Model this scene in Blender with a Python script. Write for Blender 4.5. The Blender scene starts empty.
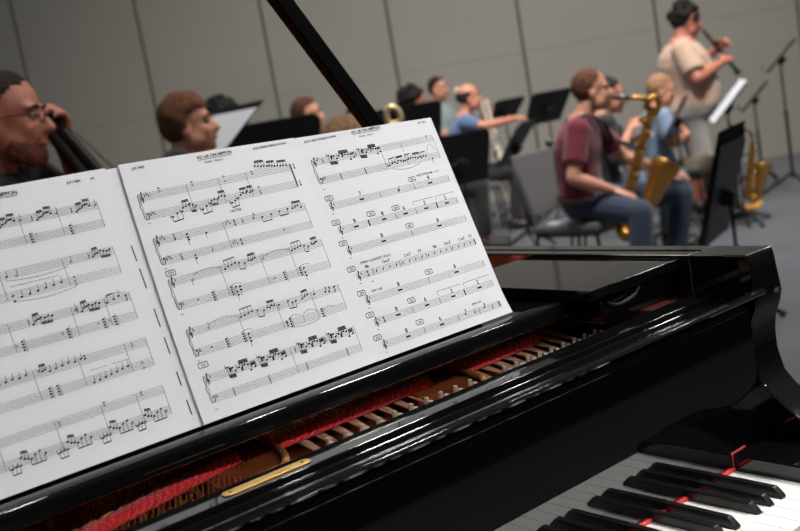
import bpy, bmesh, math, random
from mathutils import Vector as V, Matrix as M, noise
R = random.Random(7)
C = bpy.context.scene.collection
rad = math.radians
ZK = 0.78                       # height of the key tops above the stage floor

# ------------------------------------------------------------------ materials
def lin(c):
    return tuple(((x/255.0+0.055)/1.055)**2.4 if x > 10 else x/255.0/12.92 for x in c)
MATS = {}
def mat(name, rgb, rough=.5, metal=0., ior=1.5, bump=0., bscale=60., vary=0., vscale=8., sheen=0., emit=0.):
    if name in MATS: return MATS[name]
    m = bpy.data.materials.new(name); m.use_nodes = True
    nt = m.node_tree; b = nt.nodes['Principled BSDF']
    c = lin(rgb) + (1.,)
    b.inputs['Base Color'].default_value = c
    b.inputs['Roughness'].default_value = rough
    b.inputs['Metallic'].default_value = metal
    b.inputs['IOR'].default_value = ior
    if sheen: b.inputs['Sheen Weight'].default_value = sheen
    tc = nt.nodes.new('ShaderNodeTexCoord')
    if vary:
        n = nt.nodes.new('ShaderNodeTexNoise'); n.inputs['Scale'].default_value = vscale; n.inputs['Detail'].default_value = 5
        nt.links.new(tc.outputs['Object'], n.inputs['Vector'])
        r = nt.nodes.new('ShaderNodeMapRange')
        r.inputs['From Min'].default_value = .3; r.inputs['From Max'].default_value = .7
        r.inputs['To Min'].default_value = 1-vary; r.inputs['To Max'].default_value = 1+vary
        nt.links.new(n.outputs['Fac'], r.inputs['Value'])
        mx = nt.nodes.new('ShaderNodeVectorMath'); mx.operation = 'SCALE'
        mx.inputs[0].default_value = c[:3]
        nt.links.new(r.outputs['Result'], mx.inputs['Scale'])
        nt.links.new(mx.outputs['Vector'], b.inputs['Base Color'])
    if bump:
        n2 = nt.nodes.new('ShaderNodeTexNoise'); n2.inputs['Scale'].default_value = bscale; n2.inputs['Detail'].default_value = 4
        nt.links.new(tc.outputs['Object'], n2.inputs['Vector'])
        bp = nt.nodes.new('ShaderNodeBump'); bp.inputs['Strength'].default_value = bump; bp.inputs['Distance'].default_value = .01
        nt.links.new(n2.outputs['Fac'], bp.inputs['Height']); nt.links.new(bp.outputs['Normal'], b.inputs['Normal'])
    MATS[name] = m
    return m
LACQ = mat('black_lacquer', (9, 9, 10), .05, ior=1.55)
FALL = mat('fallboard_lacquer', (6, 6, 7), .03, ior=2.0)
SATIN = mat('satin_black', (16, 16, 17), .38)
FELT = mat('red_felt', (226, 16, 26), .95, bump=.6, bscale=420, vary=.25, vscale=160, sheen=.3)
PAPER = mat('paper', (202, 202, 205), .85)
INK = mat('ink', (10, 10, 13), .8)
IVORY = mat('white_key', (232, 230, 226), .22)
EBONY = mat('ebony', (14, 14, 15), .3)
BRONZE = mat('bronze_plate', (150, 78, 40), .4, .35, vary=.12, vscale=14)
GOLDB = mat('plate_edge', (214, 160, 96), .3, .6)
BRASS = mat('brass', (214, 172, 96), .32, .75, vary=.12, vscale=60)
STEEL = mat('pin_steel', (190, 178, 164), .3, .5)
STRING = mat('string', (238, 196, 166), .45, .2)
BASSSTR = mat('copper_wound', (176, 118, 74), .4, .45)
WOODR = mat('red_wood', (64, 24, 15), .4)
SAXG = mat('sax_gold', (182, 134, 64), .27, .82, vary=.15, vscale=20)
SILV = mat('silver', (206, 200, 190), .2, .9)
STANDM = mat('stand_black', (13, 13, 14), .5)
CHROME = mat('chrome', (170, 170, 172), .2, .95)

# ------------------------------------------------------------------ mesh builder
class MB:
    def __init__(s): s.v = []; s.f = []; s.m = []
    def add(s, vs, fs, mi=0):
        o = len(s.v); s.v += [V(p) for p in vs]; s.f += [tuple(o+i for i in f) for f in fs]; s.m += [mi]*len(fs); return s
    def box(s, c, d, rot=None, mi=0):
        c = V(c); h = V(d)/2; vs = []
        for z in (-1, 1):
            for y in (-1, 1):
                for x in (-1, 1):
                    p = V((x*h.x, y*h.y, z*h.z)); vs.append(c + (rot @ p if rot else p))
        return s.add(vs, [(0,2,3,1),(4,5,7,6),(0,1,5,4),(2,6,7,3),(0,4,6,2),(1,3,7,5)], mi)
    def bx(s, x0, x1, y0, y1, z0, z1, mi=0):
        return s.box(((x0+x1)/2, (y0+y1)/2, (z0+z1)/2), (x1-x0, y1-y0, z1-z0), None, mi)
    def loft(s, rings, mi=0, caps=True, closed=False):
        n = len(rings[0]); vs = [p for r in rings for p in r]; fs = []
        k = len(rings)
        for i in range(k if closed else k-1):
            a, b = i*n, ((i+1) % k)*n
            for j in range(n): fs.append((a+j, a+(j+1) % n, b+(j+1) % n, b+j))
        if caps and not closed:
            fs.append(tuple(range(n-1, -1, -1))); fs.append(tuple((k-1)*n+j for j in range(n)))
        return s.add(vs, fs, mi)
    def tube(s, pts, radii, n=10, mi=0, closed=False, flat=1.0, up=None):
        pts = [V(p) for p in pts]
        if not isinstance(radii, (list, tuple)): radii = [radii]*len(pts)
        rings = []; N = None
        for i, p in enumerate(pts):
            if closed: t = pts[(i+1) % len(pts)]-pts[i-1]
            else: t = pts[min(i+1, len(pts)-1)]-pts[max(i-1, 0)]
            t.normalize()
            if N is None:
                a = V(up) if up else (V((0,0,1)) if abs(t.z) < .9 else V((1,0,0)))
                N = (a - t*a.dot(t)).normalized()
            else: N = (N - t*N.dot(t)).normalized()
            B = t.cross(N)
            rings.append([p + (N*math.cos(q)*flat + B*math.sin(q))*radii[i] for q in [2*math.pi*j/n for j in range(n)]])
        return s.loft(rings, mi, True, closed)
    def ell(s, c, r, rot=None, nu=16, nv=10, mi=0):
        c = V(c)
        if not isinstance(r, (list, tuple)): r = (r, r, r)
        vs = []; fs = []
        def P(x, y, z):
            p = V((x*r[0], y*r[1], z*r[2])); return c + (rot @ p if rot else p)
        vs.append(P(0,0,1))
        for i in range(1, nv):
            th = math.pi*i/nv
            for j in range(nu):
                ph = 2*math.pi*j/nu; vs.append(P(math.sin(th)*math.cos(ph), math.sin(th)*math.sin(ph), math.cos(th)))
        vs.append(P(0,0,-1)); L = len(vs)-1
        for j in range(nu): fs.append((0, 1+j, 1+(j+1) % nu))
        for i in range(nv-2):
            a = 1+i*nu; b = a+nu
            for j in range(nu): fs.append((a+j, b+j, b+(j+1) % nu, a+(j+1) % nu))
        a = 1+(nv-2)*nu
        for j in range(nu): fs.append((a+j, L, a+(j+1) % nu))
        return s.add(vs, fs, mi)
    def cap(s, a, b, ra, rb, n=12):            # rounded limb segment
        a = V(a); b = V(b); s.tube([a, b], [ra, rb], n); s.ell(a, ra, None, n, 8); s.ell(b, rb, None, n, 8); return s
    def prism(s, poly, h0, h1, f, mi=0):       # poly in 2d, f(a,b,h) -> 3d
        r0 = [V(f(a, b, h0)) for a, b in poly]; r1 = [V(f(a, b, h1)) for a, b in poly]
        return s.loft([r0, r1], mi)
    def lathe(s, prof, c=(0,0,0), n=20, rot=None, mi=0):
        rings = []
        for r, z in prof:
            rr = []
            for j in range(n):
                p = V((r*math.cos(2*math.pi*j/n), r*math.sin(2*math.pi*j/n), z)); rr.append(V(c)+(rot @ p if rot else p))
            rings.append(rr)
        return s.loft(rings, mi)
    def mesh(s, name):
        me = bpy.data.meshes.new(name); me.from_pydata([tuple(p) for p in s.v], [], s.f)
        for p, i in zip(me.polygons, s.m): p.material_index = i
        bm = bmesh.new(); bm.from_mesh(me); bmesh.ops.recalc_face_normals(bm, faces=bm.faces[:]); bm.to_mesh(me); bm.free()
        return me
def link(name, me, mats, parent=None, smooth=True, bevel=0, sharp=35):
    if not isinstance(mats, (list, tuple)): mats = [mats]
    for m in mats: me.materials.append(m)
    if smooth:
        for p in me.polygons: p.use_smooth = True
        if not bevel and sharp < 180:
            bm = bmesh.new(); bm.from_mesh(me)
            for e in bm.edges:
                if len(e.link_faces) == 2 and e.calc_face_angle(0) > rad(sharp): e.smooth = False
            bm.to_mesh(me); bm.free()
    o = bpy.data.objects.new(name, me); C.objects.link(o)
    if bevel:
        b = o.modifiers.new('bevel', 'BEVEL'); b.width = bevel; b.segments = 3; b.limit_method = 'ANGLE'; b.angle_limit = rad(28); b.harden_normals = True
    if parent is not None:
        o.parent = parent
        if parent.get('world_children'): o.matrix_parent_inverse = M.Translation(-V(parent['base']))
    return o
def build(name, mb, mats, parent=None, **k): return link(name, mb.mesh(name), mats, parent, **k)
def empty(name, label, cat, loc=(0,0,0), rz=0, group=None, world=False, scale=1):
    o = bpy.data.objects.new(name, None); C.objects.link(o); o.empty_display_size = .1
    o.location = loc; o.rotation_euler = (0, 0, rz); o.scale = (scale,)*3
    tag(o, label, cat, group)
    if world: o['world_children'] = 1; o['base'] = list(loc)
    return o
def tag(o, label, cat, group=None):
    o['label'] = label; o['category'] = cat
    if group: o['group'] = group
    return o
def struct(o): o['kind'] = 'structure'; return o
def bez(p, n=16):
    p = [V(q) for q in p]; out = []
    for i in range(n+1):
        t = i/n; q = p[:]
        while len(q) > 1: q = [a.lerp(b, t) for a, b in zip(q, q[1:])]
        out.append(q[0])
    return out
def spline(p, k=6):
    p = [V(q) for q in p]; out = []
    for i in range(len(p)-1):
        a = p[max(i-1, 0)]; b = p[i]; c = p[i+1]; d = p[min(i+2, len(p)-1)]
        for j in range(k):
            t = j/k
            out.append(.5*((2*b)+(c-a)*t+(2*a-5*b+4*c-d)*t*t+(3*b-a-3*c+d)*t**3))
    out.append(p[-1]); return out
def copy_tree(o, parent=None):
    c = o.copy(); C.objects.link(c)
    if parent is not None: c.parent = parent
    for ch in list(o.children): copy_tree(ch, c)
    return c

# ------------------------------------------------------------------ camera
cam = bpy.data.cameras.new('camera'); co = bpy.data.objects.new('camera', cam); C.objects.link(co)
yaw, pit, rol = .6642, .1537, -.1717
f = V((math.sin(yaw)*math.cos(pit), math.cos(yaw)*math.cos(pit), -math.sin(pit)))
r = V((math.cos(yaw), -math.sin(yaw), 0)); u = r.cross(f)
r2 = r*math.cos(rol)+u*math.sin(rol); u2 = -r*math.sin(rol)+u*math.cos(rol)
co.matrix_world = M.Translation((-1.0707, -.764, .5276+ZK)) @ M((r2, u2, -f)).transposed().to_4x4()
cam.sensor_width = 36; cam.lens = 1046.1*36/800; cam.clip_start = .05
cam.dof.use_dof = True; cam.dof.focus_distance = 1.20; cam.dof.aperture_fstop = 6.3
bpy.context.scene.camera = co

# ------------------------------------------------------------------ setting
def node_floor():
    m = mat('stage_floor', (87, 89, 95), .42, vary=.16, vscale=1.6)
    return m
mb = MB(); mb.bx(-7, 16, -1.9, 16, -.1, 0)
struct(build('floor', mb, node_floor(), smooth=False))
W0 = V((9.48, 5.6, 0)); WD = V((.731, -.682, 0)); WN = V((-.682, -.731, 0))     # acoustic shell wall: base point, run, face normal
WALL = mat('shell_wall', (139, 136, 128), .75, vary=.04, vscale=.6)
SEAM = mat('shell_seam', (84, 82, 78), .7)
seams = [-15.6, -14.1, -12.6, -11.1, -9.66, -8.25, -6.85, -5.454, -4.066, -2.644, -1.18, .33, 1.9, 3.4, 5.0]
mb = MB()
for a, b in zip(seams, seams[1:]):
    for z0, z1 in ((0, 1.5992), (1.6008, 3.1985), (3.2015, 5.2)):
        p = W0 + WD*(a+.016); q = W0 + WD*(b-.016); d = -WN*.06
        mb.add([p+V((0,0,z0)), q+V((0,0,z0)), q+V((0,0,z1)), p+V((0,0,z1)), p+d+V((0,0,z0)), q+d+V((0,0,z0)), q+d+V((0,0,z1)), p+d+V((0,0,z1))],
               [(0,1,2,3),(5,4,7,6),(4,0,3,7),(1,5,6,2),(3,2,6,7),(4,5,1,0)])
struct(build('wall_back', mb, WALL, bevel=.004))
mb = MB(); p = W0+WD*seams[0]-WN*.03; q = W0+WD*seams[-1]-WN*.03; d = -WN*.08
mb.add([p, q, q+V((0,0,5.2)), p+V((0,0,5.2)), p+d, q+d, q+d+V((0,0,5.2)), p+d+V((0,0,5.2))], [(0,1,2,3),(5,4,7,6),(4,0,3,7),(1,5,6,2),(3,2,6,7),(4,5,1,0)])
struct(build('trim_1', mb, SEAM, smooth=False))

# ------------------------------------------------------------------ grand piano
PB = (-.62, 1.2, 0)
piano = empty('grand_piano', 'glossy black grand piano in the foreground with raised lid and sheet music on its desk', 'piano', PB, world=True)
Z = lambda z: z+ZK
def arm_profile():      # (Y, z) outline of the scrolled arm, seen from the side
    front = [(-.004, .262), (-.007, .256), (-.010, .230), (-.013, .205), (-.009, .188), (-.001, .172), (.003, .150), (.003, .124), (-.004, .095), (-.016, .080),
             (-.036, .062), (-.060, .044), (-.095, .030), (-.135, .020), (-.165, .006), (-.176, -.02), (-.176, -.06)]
    return front + [(.08, -.06), (.08, .262)]
prof = arm_profile()
for x0, x1 in ((.078, .137), (-1.369, -1.310)):
    mb = MB(); mb.prism(prof, x0, x1, lambda a, b, h: (h, a, Z(b)))
    build('arm', mb, LACQ, piano, bevel=.0022)
outer = [(.137, .081)] + [tuple(p[:2]) for p in spline([(.137,.5,0),(.137,.78,0),(.09,1.05,0),(-.12,1.32,0),(-.40,1.62,0),(-.60,1.95,0),(-.72,2.3,0),(-.86,2.58,0),(-1.08,2.70,0),(-1.28,2.63,0),(-1.369,2.42,0),(-1.369,2.1,0)], 6)] + [(-1.369, .081)]
def offs(path, d):
    out = []
    for i, p in enumerate(path):
        a = V(path[max(i-1, 0)]); b = V(path[min(i+1, len(path)-1)]); t = (b-a).normalized(); out.append((p[0]-t.y*d, p[1]+t.x*d))
    return out
inner = offs(outer, .059)
mb = MB()
rings = []
for (a, b), (c, d) in zip(outer, inner):
    rings.append([V((a, b, Z(-.16))), V((a, b, Z(.262))), V((c, d, Z(.262))), V((c, d, Z(-.16)))])
mb.loft(rings); build('rim', mb, mat('rim_lacquer', (10, 10, 11), .07, ior=2.5), piano, bevel=.0025)
# thin raised lid-contact strip along the rim top
strip = [(x, y) for x, y in offs(outer, .030) if y > .02]; s2 = offs(strip, .003)
mb = MB(); mb.loft([[V((a, b, Z(.262))), V((a, b, Z(.2632))), V((c, d, Z(.2632))), V((c, d, Z(.262)))] for (a, b), (c, d) in zip(strip[:30], s2[:30])])
build('rim_groove_strip', mb, LACQ, piano)
mb = MB(); mb.prism(inner, Z(-.16), Z(-.12), lambda a, b, h: (a, b, h)); build('bottom_board', mb, WOODR, piano, smooth=False)
# key bed, key slip, cheek blocks
mb = MB(); mb.bx(-1.31, .078, -.17, .12, Z(-.09), Z(-.03)); build('key_bed', mb, LACQ, piano, bevel=.002)
mb = MB(); mb.bx(-1.31, .078, -.176, -.156, Z(-.03), Z(-.012)); build('key_slip', mb, LACQ, piano, bevel=.002)
for x0, x1 in ((.0012, .0775), (-1.3095, -1.2235)):
    mb = MB(); mb.prism([(-.002, -.03), (-.002, .021), (-.10, .0205), (-.14, .017), (-.153, .008), (-.155, -.03)], x0, x1, lambda a, b, h: (h, a, Z(b)))
    build('cheek_block', mb, LACQ, piano, bevel=.002)
# keys: treble end C at x = 0
KW = .0235
black_after = {0: 0}
names = 'CBAGFED'
for i in range(52):
    n = names[i % 7]; x1 = -KW*i-.0004; x0 = x1-KW+.0008
    hasL = n in 'BAGED' and i < 51                  # a black key at the lower side
    hasR = i > 0 and n in 'AGFDC' and not (i == 0)
    b = .0052
    yl = -.098
    cut = {'B': (0, 1), 'A': (1, 1), 'G': (1, 1), 'F': (1, 0), 'E': (0, 1), 'D': (1, 1), 'C': (1, 0)}[n]
    a0 = x0 + (b*.9 if cut[1] and i < 51 else 0); a1 = x1 - (b*.9 if cut[0] and i > 0 else 0)
    mb = MB(); mb.prism([(x0, -.150), (x1, -.150), (x1, yl), (a1, yl), (a1, .03), (a0, .03), (a0, yl), (x0, yl)], Z(-.02), Z(0), lambda a, c, h: (a, c, h))
    build('white_key', mb, IVORY, piano, bevel=.0007)
    if n in 'BAGED' and i < 51:
        sh = {'B': .0, 'A': 0, 'G': 0, 'E': .0, 'D': .0}[n]
        cx = -KW*(i+1) + {'B': .0022, 'A': 0, 'G': -.0022, 'E': .0018, 'D': -.0018}[n]
        w0, w1 = .0055, .0046
        mb = MB(); rr = []
        for y, z in ((-.097, .0005), (-.0955, .004), (-.087, .0118), (.03, .0125)):
            rr.append([V((cx-w0, y, Z(-.001))), V((cx+w0, y, Z(-.001))), V((cx+w1, y, Z(z))), V((cx-w1, y, Z(z)))])
        mb.loft(rr); build('black_key', mb, EBONY, piano, bevel=.0011)
mb = MB(); mb.bx(-1.222, -.0002, -.0045, .0, Z(.0003), Z(.0042)); mb.bx(.0012, .030, -.0015, .0, Z(.0208), Z(.0226))
mb.bx(-.0002, .0012, -.002, .0, Z(.001), Z(.0226)); build('name_felt', mb, FELT, piano)
# fallboard and stretcher
mb = MB(); mb.bx(-1.309, .0775, .0, .018, Z(.0), Z(.1985)); build('fallboard', mb, FALL, piano, smooth=False)
mb = MB()
mb.prism([(.083, .180), (.083, .209), (.0495, .209), (.0495, .2005), (.001, .2005), (-.001, .1985), (-.001, .190)], -1.31, .0775, lambda a, b, h: (h, a, Z(b)))
build('stretcher', mb, LACQ, piano, bevel=.0012)
mb = MB()
mb.prism([(.004, .2008), (-.0012, .2125), (-.012, .2160), (-.0165, .2145), (-.0185, .2115), (-.0165, .2085), (-.0012, .2055), (.004, .2000)], -1.345, .092, lambda a, b, h: (h, a, Z(b)))
build('stretcher_moulding', mb, LACQ, piano, bevel=.0012)
for x in (.121, .126):
    mb = MB(); mb.ell((x, -.0135, Z(.205)), (.0018, .0012, .003)); build('arm_stud', mb, CHROME, piano)
mb = MB(); px0, px1, py0, py1 = -.667, -.572, .0565, .0685
mb.prism([(px0, py0+.0025), (px0+.004, py0), (px1-.004, py0), (px1, py0+.0025), (px1, py1-.0025), (px1-.004, py1), (px0+.004, py1), (px0, py1-.0025)], Z(.2092), Z(.2106), lambda a, b, h: (a, b, h)); plq = build('name_plate', mb, BRASS, piano, bevel=.0005)
for x in (px0+.008, px1-.008):
    mb = MB(); mb.lathe([(.0001, 0), (.0017, 0), (.0014, .0007), (.0001, .0008)], (x, .0625, Z(.2106)), 12); build('screw', mb, mat('dark_brass', (96, 70, 34), .4, .8), plq)
# cast iron plate under the strings
mb = MB()
ins = [p for p in offs(outer, .062) if p[1] > .45]
poly = [(.074, .078)] + ins + [(-1.306, .078)]
mb.prism(poly, Z(.145), Z(.158), lambda a, b, h: (a, b, h)); build('iron_plate', mb, BRONZE, piano, bevel=.002)
# plate struts (webs) with a rounded gold edge
for pts in ([(-.548,.150),(-.538,.165),(-.528,.190),(-.520,.225),(-.512,.27)], [(-.262,.146),(-.254,.158),(-.248,.182),(-.240,.215),(-.232,.26)]):
    c = spline([V((x, y, Z(.182+.006*i/4))) for i, (x, y) in enumerate(pts)], 6)
    mb = MB()
    L = [(p.x, p.y) for p in c] + [(pts[-1][0]-.085, pts[-1][1]), (pts[0][0]-.068, pts[2][1]+.01), (pts[0][0]-.03, pts[0][1]+.008)]
    mb.prism(L, Z(.158), Z(.181), lambda a, b, h: (a, b, h)); w = build('plate_web', mb, BRONZE, piano, bevel=.004)
    mb = MB(); mb.tube(c, .0042, 8); build('web_edge', mb, GOLDB, w)
# rear wall of the pin field (plate flange under the desk) and inner right side
mb = MB(); mb.bx(-1.30, -.02, .268, .285, Z(.158), Z(.2)); build('plate_flange', mb, BRONZE, piano, bevel=.004)
mb = MB(); mb.bx(.0, .0765, .085, .40, Z(.158), Z(.205)); build('pin_block_cheek', mb, WOODR, piano, bevel=.003)
# tuning pins and strings in three sections
npin = 0
def pin_and_string(x, y, zt, dx, bass=False):
    global npin; npin += 1
    mb = MB(); t = V((R.uniform(-.03,.03), -.10, 1)).normalized(); b = V((x, y, Z(.158)))
    top = b + t*(zt-.158); mb.tube([b, b+t*(zt-.158-.012), b+t*(zt-.158-.0115), top], [.0036, .0036, .0030, .0027], 8)
    for k in range(3):                              # coil of wire round the pin
        c = b+t*(.006+.0016*k); ring = [c+V((math.cos(q)*.0044, math.sin(q)*.0044, 0)) for q in [2*math.pi*j/10 for j in range(10)]]
        mb.tube(ring, .0008, 5, closed=True)
    build('tuning_pin', mb, STEEL, piano)
    mb = MB(); mb.tube([(x+.0045, y+.001, Z(.166)), (x+.0045+dx*.4, y+.06, Z(.176)), (x+.0045+dx, .262, Z(.182))], .0017 if not bass else .0015, 6)
    build('string', mb, BASSSTR if bass else STRING, piano)
x = -.505
while x < -.285:                                    # tenor section
    for k in range(3): pin_and_string(x+.0075*k, .120+.018*k, .192-.001*k, .012)
    x += .0235
x = -.236
while x < -.045:                                    # treble section
    for k in range(3): pin_and_string(x+.007*k, .120+.017*k, .192-.001*k, .006)
    x += .0215
x = -.800
while x < -.585:                                    # bass section
    for k in range(2): pin_and_string(x+.008*k, .112+.020*k+.10*max(0, x+.80)*.3, .186, .020, True)
    x += .0215
print('pins', npin)
mb = MB()
for i in range(54):                                 # two crossing layers of bass strings further back
    xx = -.93+.0062*i
    mb.tube([(xx, .13, Z(.176)), (xx+.075, .266, Z(.188))], .0007, 5)
    if i % 3 == 0: mb.tube([(xx+.06, .13, Z(.168)), (xx-.01, .266, Z(.172))], .0008, 5)
o = build('bass_string_bed', mb, BASSSTR, piano); o['kind'] = 'stuff'
for i in range(16):
    t_ = i/15; xx = -.87+.295*t_; yy = .152+.080*t_
    mb = MB(); mb.tube([(xx, yy, Z(.188)), (xx+.011, yy+.003, Z(.1885))], .0017, 8); mb.tube([(xx+.006, yy+.001, Z(.158)), (xx+.006, yy+.001, Z(.188))], .0016, 6); build('agraffe', mb, BRASS, piano)
def braid(x0, y0, x1, y1, z, amp=.0055, rr=.0047):
    mb = MB(); L = abs(x1-x0); n = max(20, int(L/.003))
    for k in range(3):
        pts = []
        for i in range(n+1):
            t = i/n; ph = t*L/.028*2*math.pi + k*2*math.pi/3
            pts.append(V((x0+(x1-x0)*t, y0+(y1-y0)*t+math.sin(ph)*amp, Z(z)+math.cos(ph)*amp*.55)))
        mb.tube(pts, rr, 8)
    return mb
build('string_felt', braid(-.88, .138, -.570, .211, .187), FELT, piano)
build('string_felt', braid(-.522, .203, -.295, .213, .187), FELT, piano)
build('string_felt', braid(-.236, .205, -.100, .212, .187), FELT, piano)
# music shelf: tray, two wings, desk
mb = MB(); mb.prism([(.147, .236), (.149, .2405), (.153, .242), (.166, .242), (.168, .2395), (.40, .2395), (.40, .224), (.155, .2205), (.1485, .2205), (.147, .222)], -1.22, -.079, lambda a, b, h: (h, a, Z(b)))
build('music_shelf', mb, LACQ, piano, bevel=.0012)
for x0, x1 in ((-.104, .0772), (-1.309, -1.2)):
    mb = MB(); s = 1 if x0 > -.5 else -1
    xa, xb = (x0, x1) if s > 0 else (x0, x1)
    mb.bx(xa, xb, .100, .385, Z(.243), Z(.2565)); w = build('shelf_wing', mb, LACQ, piano, bevel=.0015)
    mb = MB(); mb.bx(xa+(.028 if s > 0 else .004), xb-(.004 if s > 0 else .028), .110, .38, Z(.206), Z(.243)); build('wing_rail', mb, LACQ, w, bevel=.002)
mb = MB(); mb.tube(spline([(-.070,.106,Z(.233)),(-.050,.104,Z(.226)),(-.020,.104,Z(.230)),(-.005,.106,Z(.238))], 5), .0025, 8); build('rail_handle', mb, SATIN, piano)
TD = rad(18.4); sd, cd = math.sin(TD), math.cos(TD)
def desk_pt(x, s, out=0): return V((x, .178+s*sd-out*cd, Z(.243)+s*cd+out*sd))
mb = MB(); mb.prism([(-1.02,-.002),(-.215,-.002),(-.215,.19),(-.24,.225),(-.40,.235),(-1.0,.235),(-1.02,.21)], -.006, -.020, lambda a, b, h: desk_pt(a, b, h))
build('music_desk', mb, LACQ, piano, bevel=.002)
# plate and dampers seen past the desk, lid, prop, legs, lyre
mb = MB(); mb.tube([(.066, .44, Z(.205)), (.05, .62, Z(.205)), (.0, .75, Z(.2))], .011, 10); build('plate_rib', mb, GOLDB, piano)
mb = MB()
for i in range(2): mb.bx(.004-.016*i, .014-.016*i, .47+.01*i, .49+.01*i, Z(.214), Z(.240))
build('damper_felt', mb, FELT, piano)
la = rad(33)
lid = []
for x, y in outer:
    if y < .42: y = .42
    lid.append((x+.02 if x > -1.3 else x, y))
def lid_pt(a, b, h):
    d = a+1.369; return V((-1.369+d*math.cos(la)-h*math.sin(la), b, Z(.268)+d*math.sin(la)+h*math.cos(la)))
mb = MB(); mb.prism(lid, 0, .022, lid_pt); build('lid', mb, LACQ, piano, bevel=.002)
mb = MB(); mb.prism([(-1.369,.42),(.157,.42),(.157,.85),(-1.369,.85)], .024, .046, lid_pt); build('lid_flap', mb, LACQ, piano, bevel=.002)
pa = V((.068, .50, Z(.258))); pb = lid_pt(-1.369+1.205, .50, -.002); dd = (pb-pa).normalized(); sx = dd.cross(V((0,1,0))).normalized()
mb = MB(); mb.loft([[q+sx*a+V((0,b,0)) for a, b in ((-.013,-.011),(.013,-.011),(.013,.011),(-.013,.011))] for q in (pa, pb)]); build('lid_prop', mb, mat('prop_black', (11, 11, 11), .22, ior=1.18), piano, bevel=.003)
LEGP = [(.045,.15),(.05,.13),(.048,.2),(.034,.42),(.030,.60),(.040,.64),(.034,.68)]
for x, y in ((-1.18, .12), (-.05, .12), (-1.05, 2.25)):
    mb = MB(); mb.box((x, y, .62), (.13, .13, .06)); mb.lathe([(.062,.59),(.056,.5),(.040,.2),(.038,.12),(.048,.1),(.03,.09)], (x, y, 0), 16); lg = build('leg', mb, LACQ, piano)
    mb = MB(); mb.tube([(x, y-.014, .04), (x, y+.014, .04)], .04, 16); mb.bx(x-.012, x+.012, y-.022, y+.022, .04, .1); build('caster', mb, BRASS, lg)
mb = MB(); mb.bx(-.72,-.69,.15,.19,.16,.64); mb.bx(-.55,-.52,.15,.19,.16,.64); mb.bx(-.77,-.47,.10,.24,.10,.16); ly = build('pedal_lyre', mb, LACQ, piano, bevel=.003)
for x in (-.69, -.62, -.55):
    mb = MB(); mb.tube([(x,.10,.12),(x,.02,.115),(x,-.03,.105)], [.010,.014,.016], 10, flat=.4); build('pedal', mb, BRASS, ly)

# ------------------------------------------------------------------ sheet music (engraving in millimetres on the page)
def text_poly(txt, size):
    cu = bpy.data.curves.new('t', 'FONT'); cu.body = txt; cu.size = size; cu.resolution_u = 2
    o = bpy.data.objects.new('t', cu); C.objects.link(o); bpy.context.view_layer.update()
    me = bpy.data.meshes.new_from_object(o.evaluated_get(bpy.context.evaluated_depsgraph_get()))
    vs = [(v.co.x, v.co.y) for v in me.vertices]; fs = [tuple(p.vertices) for p in me.polygons]
    bpy.data.objects.remove(o); bpy.data.curves.remove(cu); bpy.data.meshes.remove(me)
    return vs, fs
TCACHE = {}
class Ink:
    def __init__(s): s.v = []; s.f = []
    def poly(s, pts): o = len(s.v); s.v += pts; s.f.append(tuple(range(o, o+len(pts))))
    def line(s, a, b, w=.22, seg=1):
        dx, dy = b[0]-a[0], b[1]-a[1]; L = math.hypot(dx, dy) or 1; w = w*1.3+.03; nx, ny = -dy/L*w/2, dx/L*w/2
        for i in range(seg):
            p = (a[0]+dx*i/seg, a[1]+dy*i/seg); q = (a[0]+dx*(i+1)/seg, a[1]+dy*(i+1)/seg)
            s.poly([(p[0]-nx,p[1]-ny),(q[0]-nx,q[1]-ny),(q[0]+nx,q[1]+ny),(p[0]+nx,p[1]+ny)])
    def path(s, pts, w=.25):
        for a, b in zip(pts, pts[1:]): s.line(a, b, w)
    def text(s, x, y, t, size=3, bold=0, center=False):
        k = (t, size)
        if k not in TCACHE: TCACHE[k] = text_poly(t, size)
        vs, fs = TCACHE[k]
        w = max(p[0] for p in vs) if center and vs else 0
        for off in ((0, bold) if bold else (0,)):
            o = len(s.v); s.v += [(x+p[0]-w/2+off, y+p[1]) for p in vs]; s.f += [tuple(o+i for i in f) for f in fs]
    def head(s, x, y, open_=False, r=1.0):
        n = 10; c, d = math.cos(.35), math.sin(.35); pts = []; inn = []
        for i in range(n):
            q = 2*math.pi*i/n; a, b = 1.4*r*math.cos(q), 1.0*r*math.sin(q); pts.append((x+a*c-b*d, y+a*d+b*c)); a, b = a*.62, b*.45; inn.append((x+a*c-b*d, y+a*d+b*c))
        if open_:
            for i in range(n): s.poly([pts[i], pts[(i+1) % n], inn[(i+1) % n], inn[i]])
        else: s.poly(pts)
SP = 1.85
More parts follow.
